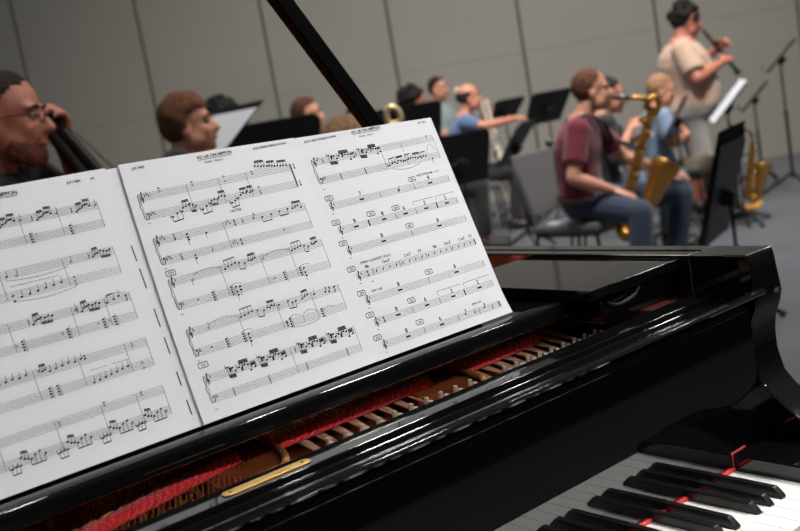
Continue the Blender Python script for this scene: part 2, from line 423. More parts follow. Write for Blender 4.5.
class Staff:
    def __init__(s, ink, u0, u1, v, clef='g', flats=2):
        s.i = ink; s.u0 = u0; s.u1 = u1; s.v = v
        for k in range(-2, 3): ink.line((u0, v+k*SP), (u1, v+k*SP), .19, 8)
        s.clef(clef, u0+3)
        for k in range(flats): s.flat(u0+6.5+2.2*k, (1, 2.5, .5, 2)[k % 4])
    def U(s, x): return s.u0+(s.u1-s.u0)*x
    def clef(s, c, u):
        i = s.i; v = s.v
        if c == 'g':
            i.path([(u-.2,v-5.6),(u+.3,v-5.2),(u,v-2),(u-.4,v+3),(u,v+5.6),(u+.9,v+6),(u+.9,v+4),(u-1.2,v+.2),(u-1.7,v-1.6),(u-.6,v-3.2),(u+1.0,v-2.8),(u+1.3,v-1.4),(u+.2,v-.5),(u-.7,v-1.4)], .55); i.head(u-.5, v-5.4, r=.55)
        elif c == 'f':
            i.path([(u-1.3,v+1.6),(u-.6,v+3.0),(u+.6,v+2.8),(u+1.1,v+1.2),(u+.2,v-1.6),(u-1.6,v-3.6)], .6); i.head(u-1.0, v+1.6, r=.6); i.head(u+2.2, v+2.6, r=.35); i.head(u+2.2, v+.8, r=.35)
    def flat(s, u, p):
        y = s.v+p*SP/2; s.i.path([(u-.5,y+3.4),(u-.5,y-1),(u+.6,y+.5),(u,y+1.1),(u-.5,y+.7)], .35)
    def nat(s, u, p): y = s.v+p*SP/2; s.i.path([(u-.5,y+2),(u-.5,y-1)], .3); s.i.path([(u+.5,y+1),(u+.5,y-2)], .3)
    def bar(s, x, w=.3): s.i.line((s.U(x), s.v-2*SP), (s.U(x), s.v+2*SP), w)
    def note(s, x, p, up=True, open_=False, stem=True, flag=0):
        u = s.U(x); y = s.v+p*SP/2; s.i.head(u, y, open_)
        if stem:
            d = 1 if up else -1; s.i.line((u+d*1.1, y), (u+d*1.1, y+d*6.2), .36)
            if flag: s.i.path([(u+d*1.1, y+d*6.2), (u+d*1.1+1.5, y+d*4), (u+d*1.1+1.3, y+d*2.4)], .5)
        if abs(p) > 5:
            for q in range(6, abs(int(p))+1, 2): s.i.line((u-2, s.v+math.copysign(q, p)*SP/2), (u+2, s.v+math.copysign(q, p)*SP/2), .22)
    def chord(s, x, ps, open_=False, up=True, stem=True):
        for p in ps: s.note(x, p, up, open_, stem)
    def run(s, x0, x1, ps, up=True, beams=1, acc=0):
        n = len(ps); us = [s.U(x0+(x1-x0)*k/max(1, n-1)) for k in range(n)]; d = 1 if up else -1
        ys = [s.v+p*SP/2 for p in ps]; e = max(ys)+5.5 if up else min(ys)-5.5
        sl = max(-.12, min(.12, (ys[-1]-ys[0])/(us[-1]-us[0]+.01)*.3))
        for k in range(n):
            s.i.head(us[k], ys[k]); yb = e+sl*(us[k]-us[0]); s.i.line((us[k]+d*1.1, ys[k]), (us[k]+d*1.1, yb), .36)
            if acc and k % acc == 0: s.flat(us[k]-2.2, ps[k])
            if abs(ps[k]) > 5:
                for q in range(6, abs(int(ps[k]))+1, 2): s.i.line((us[k]-1.8, s.v+math.copysign(q, ps[k])*SP/2), (us[k]+1.8, s.v+math.copysign(q, ps[k])*SP/2), .2)
        for b in range(beams): s.i.line((us[0]+d*1.1, e-d*1.4*b), (us[-1]+d*1.1, e+sl*(us[-1]-us[0])-d*1.4*b), .85)
    def slur(s, x0, x1, p, h):
        a, b = s.U(x0), s.U(x1); y = s.v+p*SP/2
        s.i.path([(a+(b-a)*t/10, y+h*math.sin(math.pi*t/10)) for t in range(11)], .28)
    def rest(s, x): u = s.U(x); s.i.path([(u-.7,s.v+2.6),(u+.6,s.v+.8),(u-.5,s.v-.2),(u+.7,s.v-1.8),(u-.5,s.v-1.6),(u,s.v-3)], .55)
    def wrest(s, x): u = s.U(x); s.i.line((u-1.3, s.v+1.3), (u+1.3, s.v+1.3), .9)
    def multi(s, x, n):
        u = s.U(x); s.i.line((u-3, s.v-.2), (u+3, s.v-.2), 1.5); s.i.line((u-3, s.v-1.8), (u-3, s.v+1.5), .3); s.i.line((u+3, s.v-1.8), (u+3, s.v+1.5), .3)
        s.i.text(u, s.v+4.6, str(n), 7.4, .25, True)
    def tsig(s, x, a, b): s.i.text(s.U(x), s.v+.1, a, 5.2, .3, True); s.i.text(s.U(x), s.v-3.8, b, 5.2, .3, True)
def boxed(i, u, v, t):
    i.text(u, v-1.5, t, 4.2, .15, True); w = 5.4; h = 2.8
    for k in (0, 1):
        a = w-.0*k; pts = [(u-a+1,v-h),(u+a-1,v-h),(u+a,v-h+1),(u+a,v+h-1),(u+a-1,v+h),(u-a+1,v+h),(u-a,v+h-1),(u-a,v-h+1),(u-a+1,v-h)]
    i.path(pts, .55)
def system(i, u0, u1, vt, vb, bars, flats=2, double=False, brace=True):
    a = Staff(i, u0, u1, vt, 'g' if brace else '', flats if brace else 0); b = Staff(i, u0, u1, vb, 'f' if brace else '', flats if brace else 0)
    for x in bars: i.line((a.U(x), vb-2*SP), (a.U(x), vt+2*SP), .3)
    i.line((u1, vb-2*SP), (u1, vt+2*SP), .3)
    if brace:
        i.line((u0, vb-2*SP), (u0, vt+2*SP), .3); m = (vt+vb)/2; H = (vt-vb)/2+2*SP
        i.path([(u0-.6,m+H),(u0-1.9,m+H*.8),(u0-1.5,m+H*.3),(u0-2.6,m),(u0-1.5,m-H*.3),(u0-1.9,m-H*.8),(u0-.6,m-H)], .5)
    if double: i.line((u1-1.2, vb-2*SP), (u1-1.2, vt+2*SP), .3); i.line((u1-.1, vb-2*SP), (u1-.1, vt+2*SP), .9)
    return a, b
def wob(n, a, b, j=2): return [a+(b-a)*k/max(1, n-1)+R.choice((-1,0,1,0))*j*.5 for k in range(n)]
# page 2 --------------------------------------------------
P2 = Ink(); i = P2
i.text(20, 274.5, 'JLP-7484', 4.0, .18); i.text(118, 272.6, 'AD LIB ON NIPPON', 5.0, .28, True); i.line((97, 271.3), (139.5, 271.3), .4)
i.text(115, 266.5, 'PIANO - PAGE 3', 3.3, .1, True); i.text(168, 271.5, 'JAZZ LINES PUBLICATIONS', 3.8, .18)
a, b = system(i, 17, 208, 243.5, 222.5, (.29, .495, .68), 3, True)
a.chord(.125, (3, 7), True, stem=False); a.chord(.33, (2, 6), True, stem=False); a.chord(.535, (-1, 5), True, stem=False); a.chord(.725, (1, 4), True, stem=False)
a.run(.76, .82, (10, 9, 8, 8), True, 2); a.run(.84, .89, (7, 7, 6, 5), True, 2); a.run(.91, .97, (5, 4, 4, 3), True, 2)
a.tsig(1.02, '2', '4'); b.tsig(1.02, '2', '4')
b.run(.15, .215, (-7, -4, -3), False, 1, 2); b.run(.225, .265, (1, 2, 3), True, 2); b.run(.275, .305, (4, 2, 0), False, 2)
b.run(.34, .40, (-6, -3, -1), False, 1, 2); b.run(.41, .45, (2, 3, 2), False, 2); b.run(.46, .50, (4, 5, 4), True, 2)
b.run(.53, .58, (-6, -4, -2), False, 1, 2); b.run(.60, .64, (1, 3, 2), True, 2); b.run(.65, .685, (4, 2, 3), True, 2); b.chord(.735, (-2, 1, 6), True, stem=False)
i.text(112, 206.5, 'FASTER', 4.4, .1); i.text(16, 214, '219', 2.4)
a, b = system(i, 17, 207, 194.7, 172.5, (.43,), 3)
a.tsig(.115, '2', '4'); b.tsig(.115, '2', '4'); a.chord(.195, (0, -4, -7), up=False); a.note(.31, -4, False); b.chord(.20, (-2, -6), up=False); b.rest(.31)
for k in range(3): a.flat(a.U(.45+.012*k), (1, 3, 0)[k]); b.flat(b.U(.45+.012*k), (0, 2, -1)[k])
a.tsig(.50, '4', '4'); b.tsig(.50, '4', '4'); a.rest(.555); a.note(.63, 0, True, flag=1); a.run(.69, .755, (-1, 0), False); a.run(.815, .875, (1, 2), False); a.run(.91, 1-.03, (1, 2, 3, 0), True, 2); b.wrest(.80)
i.text(16, 163.5, '221', 2.4); boxed(i, 21.5, 158.6, '223')
a, b = system(i, 17, 211, 148.8, 122.8, (.31, .57, .77), 1)
a.note(.13, -3, False, True); a.slur(.14, .32, 2, 3); a.run(.335, .405, (-1, 1, 2, 3), True, 1); a.run(.43, .465, (2, 0), False); a.run(.49, .535, (2, 1, 2, 3), True, 2); a.note(.585, -1, True, True); a.slur(.60, .77, 2, 3)
a.run(.785, .85, (0, 1, 2, 3), True, 1); a.run(.875, .90, (2, 0), False); a.run(.925, .965, (2, 1, 2, 3), True, 2)
def roll(s, x, h=1.): s.chord(x, (-4, -1, 2, 5), stem=False); s.i.line((s.U(x)+2.2, s.v-6), (s.U(x)+2.2, s.v+7), .35)
b.wrest(.12); roll(b, .215); roll(b, .33); b.chord(.36, (-6, -2, 4), up=False); b.chord(.385, (-1, 3), up=False); b.slur(.33, .40, 6, 2); b.wrest(.61); roll(b, .68); roll(b, .79); b.chord(.82, (-6, -2, 4), up=False); b.slur(.79, .87, 6, 2)
i.text(16, 113, '225', 2.4)
a, b = system(i, 17, 211, 93.5, 71.5, (.31, .56, .80), 1)
a.note(.12, -1, True, True); a.slur(.13, .30, 3, 3); a.run(.325, .40, (0, 1, 2, 3), True, 1); a.run(.435, .475, (2, 0), False); a.run(.50, .545, (2, 1, 3, 2), True, 2); a.note(.575, 1, False)
a.run(.64, .69, (2, -1, 0), False); a.run(.735, .775, (0, 2, 3), True, 2); a.note(.82, 1, True); a.note(.90, 0, True, flag=1); a.note(.925, -1, True, flag=1); a.note(.97, 3, False, flag=1)
b.wrest(.10); roll(b, .195); roll(b, .30); b.chord(.335, (-6, -2, 3), up=False); b.slur(.29, .37, 6, 2.5); b.chord(.585, (-2, 1, 3), stem=False); roll(b, .61); b.slur(.60, .69, 5, 3); b.slur(.70, .80, 5, 4); b.slur(.60, .80, -5, -2.5); b.bar(.70); roll(b, .83); b.slur(.84, .92, 4, 2)
i.text(16, 62, '229', 2.4); boxed(i, 20.5, 57.8, '231')
a, b = system(i, 17, 210.5, 42.8, 21.4, (.545,), 1)
for x in (.11, .31, .575, .785):
    if x != .11: a.rest(x)
    a.run(x+.035, x+.075, (5, 2, 3, -1), False, 3, 2)
    a.run(x+.10, x+.155, (1, 0, 2, 1), True, 3, 2); a.run(x+.165, x+.195, (-6, -4), True, 3)
    a.chord(x+.045, (0, 3), stem=False); a.chord(x+.115, (-1, -3), stem=False)
for x in (.135, .36, .61, .90): b.rest(x); b.i.line((b.U(x), b.v-5), (b.U(x), b.v+5), .5)
i.text(16, 9.5, '231', 2.6)
# page 3 --------------------------------------------------
P3 = Ink(); i = P3
i.text(15.5, 268.6, 'JAZZ LINES PUBLICATIONS', 3.8, .18); i.text(106, 268.8, 'AD LIB ON NIPPON', 5.0, .28, True); i.line((85, 267.5), (127, 267.5), .4); i.text(104, 262.5, 'PIANO - PAGE 4', 3.0, .1, True); i.text(189, 265.2, 'JLP-7484', 3.6, .2)
a, b = system(i, 16.5, 203.5, 243.5, 220, (.535, .715), 2)
a.rest(.075)
a.run(.13, .185, (5, 2, 3, -1), False, 3, 2); a.run(.205, .275, (2, 0, 2, 1), True, 3, 2); a.run(.285, .315, (-6, -4), True, 2); a.rest(.335)
a.run(.37, .42, (5, 2, 3, -1), False, 3, 2); a.run(.44, .50, (2, 0, 2, 1), True, 3, 2); a.run(.505, .53, (-6, -4), True, 2)
for x in (.145, .23, .39, .46): a.chord(x, (0, 3), stem=False)
for x in (.165, .36): b.rest(x); i.line((b.U(x), b.v-5), (b.U(x), b.v+5), .5)
b.run(.56, .61, (0, 2, 3), True, 1, 2); b.run(.625, .68, (1, 4, 3, 2), True, 2); b.run(.70, .75, (2, 3, 4), True, 1, 2); b.run(.77, .83, (4, 3, 2, 3), True, 2); b.run(.84, .88, (1, 3, 2), True, 1); b.note(.93, -3, False); b.slur(.57, .82, -5, -4)
b.slur(.9, .99, 5, 12); a.note(.95, 5, False, True); i.text(16, 208, '235', 2.4)
def single(v, u0, u1, bars, n): 
    s = Staff(i, u0, u1, v, 'g', 1); 
    for x in bars: s.bar(x, .4)
    s.bar(1, .4); i.line((u0, v-2*SP), (u0, v+2*SP), .3); i.text(u0-1, v-10, str(n), 2.4); return s
s = single(187.5, 17, 203.5, (.40, .69), 237); boxed(i, 20, 197.5, '237'); s.multi(.25, 7); s.note(.56, 0, True); s.rest(.55); boxed(i, 146, 197, '245'); i.text(155, 198.5, 'FAST SWING', 4.2, .1); i.text(182, 198.5, '= 210', 4.2); i.head(180, 200); s.multi(.83, 8)
s = single(157.3, 17, 203, (.24, .46, .63, .82), 253); boxed(i, 17, 167.5, '253'); s.multi(.135, 8); boxed(i, 68, 167.5, '261'); s.multi(.36, 8); boxed(i, 106, 167, '269'); s.multi(.54, 6); s.multi(.72, 2); s.multi(.905, 2); s.bar(.235, .9); s.bar(.815, .9)
i.path([(s.U(.63), 164), (s.U(.63), 169), (s.U(.81), 169)], .3); i.path([(s.U(.83), 164), (s.U(.83), 169), (s.U(1.0), 169)], .3)
s = single(131.8, 18, 205.5, (.52,), 279); boxed(i, 16, 141.8, '279'); s.multi(.285, 8); boxed(i, 116, 141.5, '287'); s.multi(.76, 8)
s = single(100, 18, 206, (.125, .34, .56, .78), 295); i.text(28, 112.3, 'OPEN CLARINET SOLO', 4.4, .08); boxed(i, 14, 110, '295')
for k in range(16):
    x = .15+.0535*k; u = s.U(x); i.line((u-1, 98.4), (u+1, 101.6), .7)
for x, t in ((.10, 'Bb'), (.235, 'Gm7'), (.41, 'Cm7'), (.53, 'F7'), (.66, 'Bb'), (.755, 'Gm7'), (.885, 'Cm7'), (.98, 'F7')): i.text(s.U(x)-4, 106.2, t, 5.6, .15)
i.text(34, 88.5, 'mf', 3.2); s.bar(.995, .9); s.tsig(.08, '4', '4')
s = single(70.2, 17.5, 206, (.51,), 299); boxed(i, 15, 80, '299'); i.text(29, 77, 'ON CUE', 4.2, .1); s.multi(.27, 8); boxed(i, 118, 80.5, '307'); s.multi(.75, 8)
s = single(43, 18, 207, (.30, .53, .75), 315); boxed(i, 15.5, 53, '315'); s.multi(.185, 8); boxed(i, 78, 54, '323'); s.multi(.42, 6); s.multi(.645, 2); s.multi(.88, 2); s.bar(.745, .9); s.tsig(.07, '4', '4')
i.path([(s.U(.53), 49), (s.U(.53), 54.5), (s.U(.74), 54.5)], .3); i.path([(s.U(.76), 49), (s.U(.76), 54.5), (s.U(1.0), 54.5)], .3)
s = single(15.3, 17.5, 206, (.335, .625, .81), 333); boxed(i, 14, 25.5, '333'); s.multi(.20, 8); boxed(i, 78, 26.5, '341'); s.multi(.48, 6); s.note(.69, 2, True, flag=1); s.note(.77, 0, True); s.note(.86, 2, True, flag=1); s.rest(.93); i.text(162, 24.5, 'DIRECTED', 3.6, .1); s.bar(.992, 1.0)
P3.v = [(13.5+(p_[0]-17)*1.0132, p_[1]) for p_ in P3.v]
# page 1 --------------------------------------------------
P1 = Ink(); i = P1
i.text(178, 273, 'JLP-7484', 4.0, .18); i.text(203, 273, '#4', 4.0, .18); i.text(78, 273, 'AD LIB ON NIPPON', 5.6, .3); i.line((78, 271.6), (127, 271.6), .4); i.text(98, 266, 'PAGE 2', 3.2, .1)
for k, (vt, vb, bars) in enumerate(((246, 226, (.0, .27, .58, .78)), (196.5, 175.5, (.05, .40, .72)), (147, 126.5, (.1, .36, .68, .86)), (98, 77, (.12, .40, .63, .88)), (47.5, 26, (.14, .42, .66, .85)))):
    a, b = system(i, 8, 201, vt, vb, bars, brace=False)
    if k == 0:
        for x in (.48, .67, .88):
            a.rest(x-.025); a.run(x, x+.03, (-3, -1, 0), True, 2); a.run(x+.04, x+.075, (2, 3, 3, 1), True, 2); a.note(x+.105, 0, True, True); roll(b, x-.06); b.nat(b.U(x-.03), 3)
    elif k == 1:
        a.run(.30, .345, (0, 2, 1), True, 2); a.run(.365, .385, (3, 1), True, 2); a.note(.43, -2, True); a.note(.48, -3, True, True); a.slur(.42, .74, -6, -2.5); a.note(.76, -2, True, True); a.rest(.86); a.run(.88, .91, (-2, 0, 1), True, 2); a.run(.93, .98, (3, 2, 1, 2), False, 2)
        b.chord(.43, (0, -6), stem=False)
        for j in range(6): b.note(.47+.042*j, -3+j, True)
        i.line((b.U(.43), b.v+9), (b.U(.68), b.v+9), .25); b.slur(.43, .75, -6, -3); b.chord(.75, (4, 0, -4), True, stem=False)
    elif k == 2:
        for x in (.48, .73): a.rest(x-.02); a.run(x, x+.03, (-3, 0, 1), True, 2); a.run(x+.045, x+.10, (2, 1, 2, 1), False, 2)
        a.note(.70, 0, True, True); a.run(.87, .91, (-1, 1), True); a.slur(.87, .98, 5, 2); a.note(.94, 3, True); a.note(.98, 2, False, flag=1)
        for x in (.40, .63, .82, .88): roll(b, x); b.nat(b.U(x-.03), 2)
    elif k == 3:
        for x0 in (.20, .48):
            for j in range(6): a.note(x0+.033*j, (-1, 0, 1, 2, 1, 2)[j], True)
        a.run(.43, .46, (2, 1, 2), True, 2); a.chord(.665, (4, 1), stem=False); a.chord(.92, (2, -1), True, stem=False); roll(b, .45); roll(b, .49)
        for j in range(7): b.note(.67+.032*j, -3+j, True)
        for q in (.67, .79): i.line((b.U(q), b.v+9.5), (b.U(q+.09), b.v+9.5), .25)
        b.chord(.94, (2, -4), True, stem=False)
    else:
        a.chord(.44, (-2, 1), True, stem=False); a.chord(.68, (3, 6), True, stem=False); a.chord(.88, (1, 4), True, stem=False)
        for x in (.22, .45, .67, .86):
            b.run(x-.05, x-.01, (-5, -4, -4), False, 1, 1); b.run(x+.0, x+.03, (3, 1, 0), True, 2); b.run(x+.045, x+.115, (-1, 2, 4, 0), False, 1)
P0 = Ink(); i = P0
i.text(213.5, 266.5, 'JAZZ', 4.0, .2)
for v0, v1 in ((197, 180), (172, 150), (128, 108), (97, 79), (60, 45), (30, 14)): i.line((222.0, v0), (222.0, v1), 1.0, 2)

def sheet(label, X0, W, H, ink, shape, lift=0., idx=0.):
    """one printed sheet standing on the desk: front, back and print in a single mesh"""
    def pt(u, v, o=0):
        x, dv, out = shape(u/W, v/H); return desk_pt(X0+(u+x)/1000., (v+dv)/1000., lift+out/1000.+o)
    nu, nv = 14, 18; mb = MB()
    for side, o in ((0, 0.), (1, -.00022)):
        vs = [pt(W*a/nu, H*c/nv, o) for c in range(nv+1) for a in range(nu+1)]
        fs = [(c*(nu+1)+a, c*(nu+1)+a+1, (c+1)*(nu+1)+a+1, (c+1)*(nu+1)+a) for c in range(nv) for a in range(nu)]
        mb.add(vs, fs)
    n = (nu+1)*(nv+1)
    edge = [a for a in range(nu+1)] + [c*(nu+1)+nu for c in range(1, nv+1)] + [nv*(nu+1)+a for a in range(nu-1, -1, -1)] + [c*(nu+1) for c in range(nv-1, 0, -1)]
    mb.f += [(edge[k], edge[(k+1) % len(edge)], n+edge[(k+1) % len(edge)], n+edge[k]) for k in range(len(edge))]; mb.m += [0]*len(edge)
    me = mb.mesh('sheet'); vs = [v.co.copy() for v in me.vertices]; fs = [tuple(p.vertices) for p in me.polygons]; ms = [0]*len(fs)
    o = len(vs)
    vs += [desk_pt(X0+(a+idx)/1000., c/1000., lift+shape(a/W, c/H)[2]/1000.+.00028) for a, c in ink.v]; fs += [tuple(o+k for k in f) for f in ink.f]; ms += [1]*len(ink.f)
    me2 = bpy.data.meshes.new('sheet_music'); me2.from_pydata([tuple(p) for p in vs], [], fs)
    for p, k in zip(me2.polygons, ms): p.material_index = k
    ob = link('sheet_music', me2, [PAPER, INK], sharp=40)
    return tag(ob, label, 'sheet music', 'loose sheet music pages on the piano desk')
sheet('rightmost printed music page on the piano desk, headed OPEN CLARINET SOLO halfway down', -.389, 217, 279.5, P3,
      lambda a, b: (-4.5*a*b, (-2.7-6.2*a)*b, .8*math.sin(math.pi*a)+9*max(0, a-.88)*max(0, .09-b)*40), .0014)
sheet('middle printed music page on the piano desk, with the word FASTER', -.6165, 227, 281, P2,
      lambda a, b: (8.0*(1-a)*b*b, (2.0-6.0*a)*b, .6+1.2*math.sin(math.pi*a)), .0022, .6)
sheet('leftmost printed music page on the piano desk, cut off by the picture edge', -.846, 219, 280.5, P1,
      lambda a, b: (4.0*b*b, 2.2*b, 1.0*math.sin(math.pi*a)), .0013, 1.)
sheet('music page mostly hidden behind the leftmost sheet, only a strip with line ends showing', -.846, 238, 281, P0, lambda a, b: (0, 0, 0), .0004)

# ------------------------------------------------------------------ people
SKIN = {}
def skin(rgb): return mat('skin_%d_%d_%d' % rgb, rgb, .5, vary=.05, vscale=30)
def cloth(rgb): return mat('cloth_%d_%d_%d' % rgb, rgb, .9, bump=.25, bscale=40, vary=.08, vscale=12, sheen=.2)
def hairm(rgb): return mat('hair_%d_%d_%d' % rgb, rgb, .75, ior=1.3, bump=.9, bscale=110, vary=.35, vscale=55)
def remesh(mb, voxel, it=4, fac=.5):
    me = mb.mesh('tmp'); o = bpy.data.objects.new('tmp', me); C.objects.link(o)
    a = o.modifiers.new('r', 'REMESH'); a.mode = 'VOXEL'; a.voxel_size = voxel; a.adaptivity = 0
    if it: s = o.modifiers.new('s', 'SMOOTH'); s.factor = fac; s.iterations = it
    bpy.context.view_layer.update()
    out = bpy.data.meshes.new_from_object(o.evaluated_get(bpy.context.evaluated_depsgraph_get()))
    vs = [v.co.copy() for v in out.vertices]; fs = [tuple(p.vertices) for p in out.polygons]
    bpy.data.objects.remove(o); bpy.data.meshes.remove(me); bpy.data.meshes.remove(out)
    return vs, fs
def lerp(a, b, t): return V(a).lerp(V(b), t)
def hand_mesh(wrist, d, nrm, thumb, curl=.5, spread=.12):
    """palm, four unequal bent fingers and a thumb; d = finger direction, nrm = back-of-hand normal, thumb = side the thumb leaves"""
    d = V(d).normalized(); n = V(nrm); n = (n-d*n.dot(d)).normalized(); s = d.cross(n).normalized()
    if s.dot(V(thumb)) < 0: s = -s
    w = V(wrist); mb = MB()
    rot = M((d, s, n)).transposed()
    mb.ell(w+d*.045, (.055, .040, .0155), rot); mb.cap(w-d*.02, w+d*.02, .024, .024, 10)
    for k, (off, L) in enumerate(((.030, .072), (.010, .080), (-.010, .074), (-.029, .058))):
        b = w+d*.082+s*off; dirn = (d+s*spread*(1.5-k)*.5).normalized(); pts = [b-d*.02, b]; ang = 0; p = b
        for seg, fr in enumerate((.45, .32, .23)):
            ang += curl*(.5, .8, .6)[seg]; q = dirn*math.cos(ang)-n*math.sin(ang); p = p+q*L*fr; pts.append(p)
        rr = [.0095, .0098, .0088, .0080, .0068]
        for a, c, x, y in zip(pts, pts[1:], rr, rr[1:]): mb.cap(a, c, x, y, 8)
    p0 = w+d*.018+s*.026; p1 = p0+(d*.6+s*.75-n*.25).normalized()*.038; p2 = p1+(d*.9+s*.25-n*.35*curl).normalized()*.032; p3 = p2+(d-n*.4*curl).normalized()*.022
    for a, c, x, y in ((p0, p1, .0135, .0115), (p1, p2, .0115, .010), (p2, p3, .010, .008)): mb.cap(a, c, x, y, 8)
    return mb
def frame(yaw, pitch, roll=0): return M.Rotation(yaw, 3, 'Z') @ M.Rotation(pitch, 3, 'Y') @ M.Rotation(roll, 3, 'X')
def person(label, loc, rz, J, look, group='musicians of the ensemble', scale=1.0, vox=.011):
    root = empty('person', label, 'person', (loc[0], loc[1], loc[2] if len(loc) > 2 else 0), rz, group, scale=scale)
    bulk = look.get('bulk', 1.0); deep = look.get('deep', 1.0)
    P = V(J['pel']); N = V(J['neck']); H = V(J['head'])
    SL, SR = V(J['SL']), V(J['SR']); wdt = (SL-SR); wdt.z *= .3; wdt.normalize(); upv = (N-P).normalized(); dep = wdt.cross(upv).normalized()
    if 'spine' in J: S = V(J['spine'])
    else: S = lerp(P, N, .5) - dep*.0
    def spine(t): return P*(1-t)**2+S*2*t*(1-t)+N*t*t
    prof = [(-.16, .135, .085), (-.05, .165, .115), (.10, .172, .122), (.28, .152, .112), (.48, .158, .115), (.66, .172, .122), (.80, .172, .110), (.90, .140, .088), (.97, .085, .066), (1.04, .060, .060)]
    def torso(mb, inf=0, t0=-.2, t1=2):
        rings = []
        for t, a, b in prof:
            if t < t0 or t > t1: continue
            c = spine(max(0, min(1, t))) + upv*((t if t < 0 else t-1 if t > 1 else 0)*(N-P).length)
            belly = look.get('belly', 0)*math.exp(-((t-.3)/.28)**2)
            a = a*bulk+inf; b = b*bulk*deep+inf
            rings.append([c + dep*(belly*.55) + wdt*a*math.copysign(abs(math.cos(q))**.85, math.cos(q)) + dep*(b+belly*.5)*math.copysign(abs(math.sin(q))**.85, math.sin(q)) for q in [2*math.pi*j/24 for j in range(24)]])
        mb.loft(rings)
    ab = look.get('arm', 1.0); lb = look.get('leg', 1.0)
    B = MB(); torso(B)
    for s, e, w in ((SL, V(J['EL']), V(J['WL'])), (SR, V(J['ER']), V(J['WR']))):
        B.ell(s, .062*bulk); B.cap(lerp(N, s, .3)-upv*.02, s, .05, .055*bulk); B.cap(s, e, .052*ab, .040*ab); B.cap(e, lerp(e, w, .35), .041*ab, .041*ab); B.cap(lerp(e, w, .35), w, .041*ab, .026)
    for h, k, a in ((V(J['HL']), V(J['KL']), V(J['AL'])), (V(J['HR']), V(J['KR']), V(J['AR']))):
        B.ell(h, .088*lb); B.cap(h, k, .084*lb, .058*lb); B.cap(k, lerp(k, a, .35), .056*lb, .056*lb); B.cap(lerp(k, a, .35), a, .056*lb, .036)
    # feet
    for a, t in ((V(J['AL']), V(J.get('TL', (1,0,0)))), (V(J['AR']), V(J.get('TR', (1,0,0))))):
        t = t.normalized(); B.cap(V((a.x, a.y, .055)), V((a.x, a.y, .042))+t*.12, .028, .022)
    # head
    F = frame(*J.get('hrot', (0, 0))); hs = look.get('hs', 1.0)
    def h(x, y, z): return H+F @ (V((x, y, z))*hs)
    def he(x, y, z, r, **k): B.ell(h(x, y, z), tuple(q*hs for q in r) if isinstance(r, tuple) else r*hs, F, **k)
    he(-.008, 0, .022, (.098, .074, .094)); he(.030, 0, -.045, (.068, .060, .080)); he(.045, 0, -.090, (.045, .040, .035)); he(.072, 0, -.108, (.026, .024, .020))
    for s in (-1, 1):
        he(.064, .034*s, -.040, (.026, .024, .030)); he(.078, .030*s, .014, (.016, .026, .012)); he(-.006, .076*s, -.030, (.019, .010, .032)); he(.020, .052*s, -.075, (.045, .016, .032))
    B.cap(h(.092, 0, -.002), h(.116, 0, -.040), .0095*hs, .0145*hs, 10); he(.103, 0, -.046, (.012, .020, .010)); he(.088, 0, -.072, (.014, .026, .008)); he(.085, 0, -.084, (.013, .022, .008))
    B.cap(lerp(N, N-upv, .03), h(-.018, 0, -.065), .060*look.get('nk', 1.0), .055*look.get('nk', 1.0))
    vs, fs = remesh(B, vox, 3)
    body = MB(); body.add(vs, fs)
    for side in 'LR':
        hd = J.get('h'+side)
        w, e = V(J['W'+side]), V(J['E'+side])
        if hd: hm = hand_mesh(w, *hd)
        else: hm = hand_mesh(w, (w-e), (0, 0, 1), (1, 0, 0))
        hv, hf = remesh(hm, .0055, 2); body.add(hv, hf)
    SK = skin(look['skin'])
    build('body', body, SK, root, sharp=180)
    # eyes and brows
    for s in (-1, 1):
        e = MB(); e.ell(h(.0795, .031*s, -.008), .0105*hs, F, 12, 8); eo = build('eye', e, mat('eye_white', (150, 142, 134), .3), root)
        e = MB(); e.ell(h(.0878, .0315*s, -.008), (.0035*hs, .0060*hs, .0060*hs), F, 10, 6); build('iris', e, mat('iris', (40, 28, 20), .15), eo)
        e = MB(); e.tube([h(.092, .014*s, .013), h(.095, .032*s, .019), h(.082, .052*s, .013)], [.004*hs, .005*hs, .003*hs], 6); build('eyebrow', e, hairm(look['hair']), root)
    e = MB(); e.tube([h(.0955, -.024, -.079), h(.104, 0, -.0775), h(.0955, .024, -.079)], [.003, .0045, .003], 6); build('lips', e, mat('lips', (150, 84, 76), .5), root)
    # hair
    st = look.get('style', 'short')
    G = MB(); nu, nv = 40, 26; grid = []
    for i in range(nv+1):
        th = math.pi*i/nv
        row = []
        for j in range(nu):
            ph = 2*math.pi*j/nu; dx, dy, dz = math.sin(th)*math.cos(ph), math.sin(th)*math.sin(ph), math.cos(th)
            lump = {'short': .05, 'curly': .13, 'bald': .03, 'long': .04, 'bun': .04, 'bob': .06}[st]
            k = 1+lump*noise.noise(V((dx, dy, dz))*({'curly': 4.2}.get(st, 2.6))+V((loc[0]*7, loc[1]*3, 0)))+(.07 if st in ('curly', 'bob') else -.01)
            tk = (.101, .078, .100) if st in ('short', 'bun') else (.106, .083, .105); x, y, z = -.012+tk[0]*dx*k, tk[1]*dy*k, .021+tk[2]*dz*k
            line = look.get('hairline', .072)
            low = {'short': -.055, 'curly': -.115, 'bald': -.045, 'long': -.20, 'bun': -.05, 'bob': -.095}[st]
            face = x > .012 and z < line-.75*max(0, .07-x)
            if st in ('long', 'bob') and x > .012 and z < line-.4*max(0, .07-x): face = True
            bald = st == 'bald' and (z > .050 or (x > .02))
            if st not in ('long', 'bob', 'curly') and abs(y) > .05 and x > -.022 and z < -.012: face = True
            if face or bald or z < low: x, y, z = x*.72+.0, y*.72, z*.72 if z > low else max(z, low)*.72
            if st == 'long' and x < .03 and z < -.03: z = z-1.2*abs(z+.03)-.02; y *= 1.05
            row.append(h(x, y, z))
        grid.append(row)
    vs = [p for r_ in grid for p in r_]; fs = []
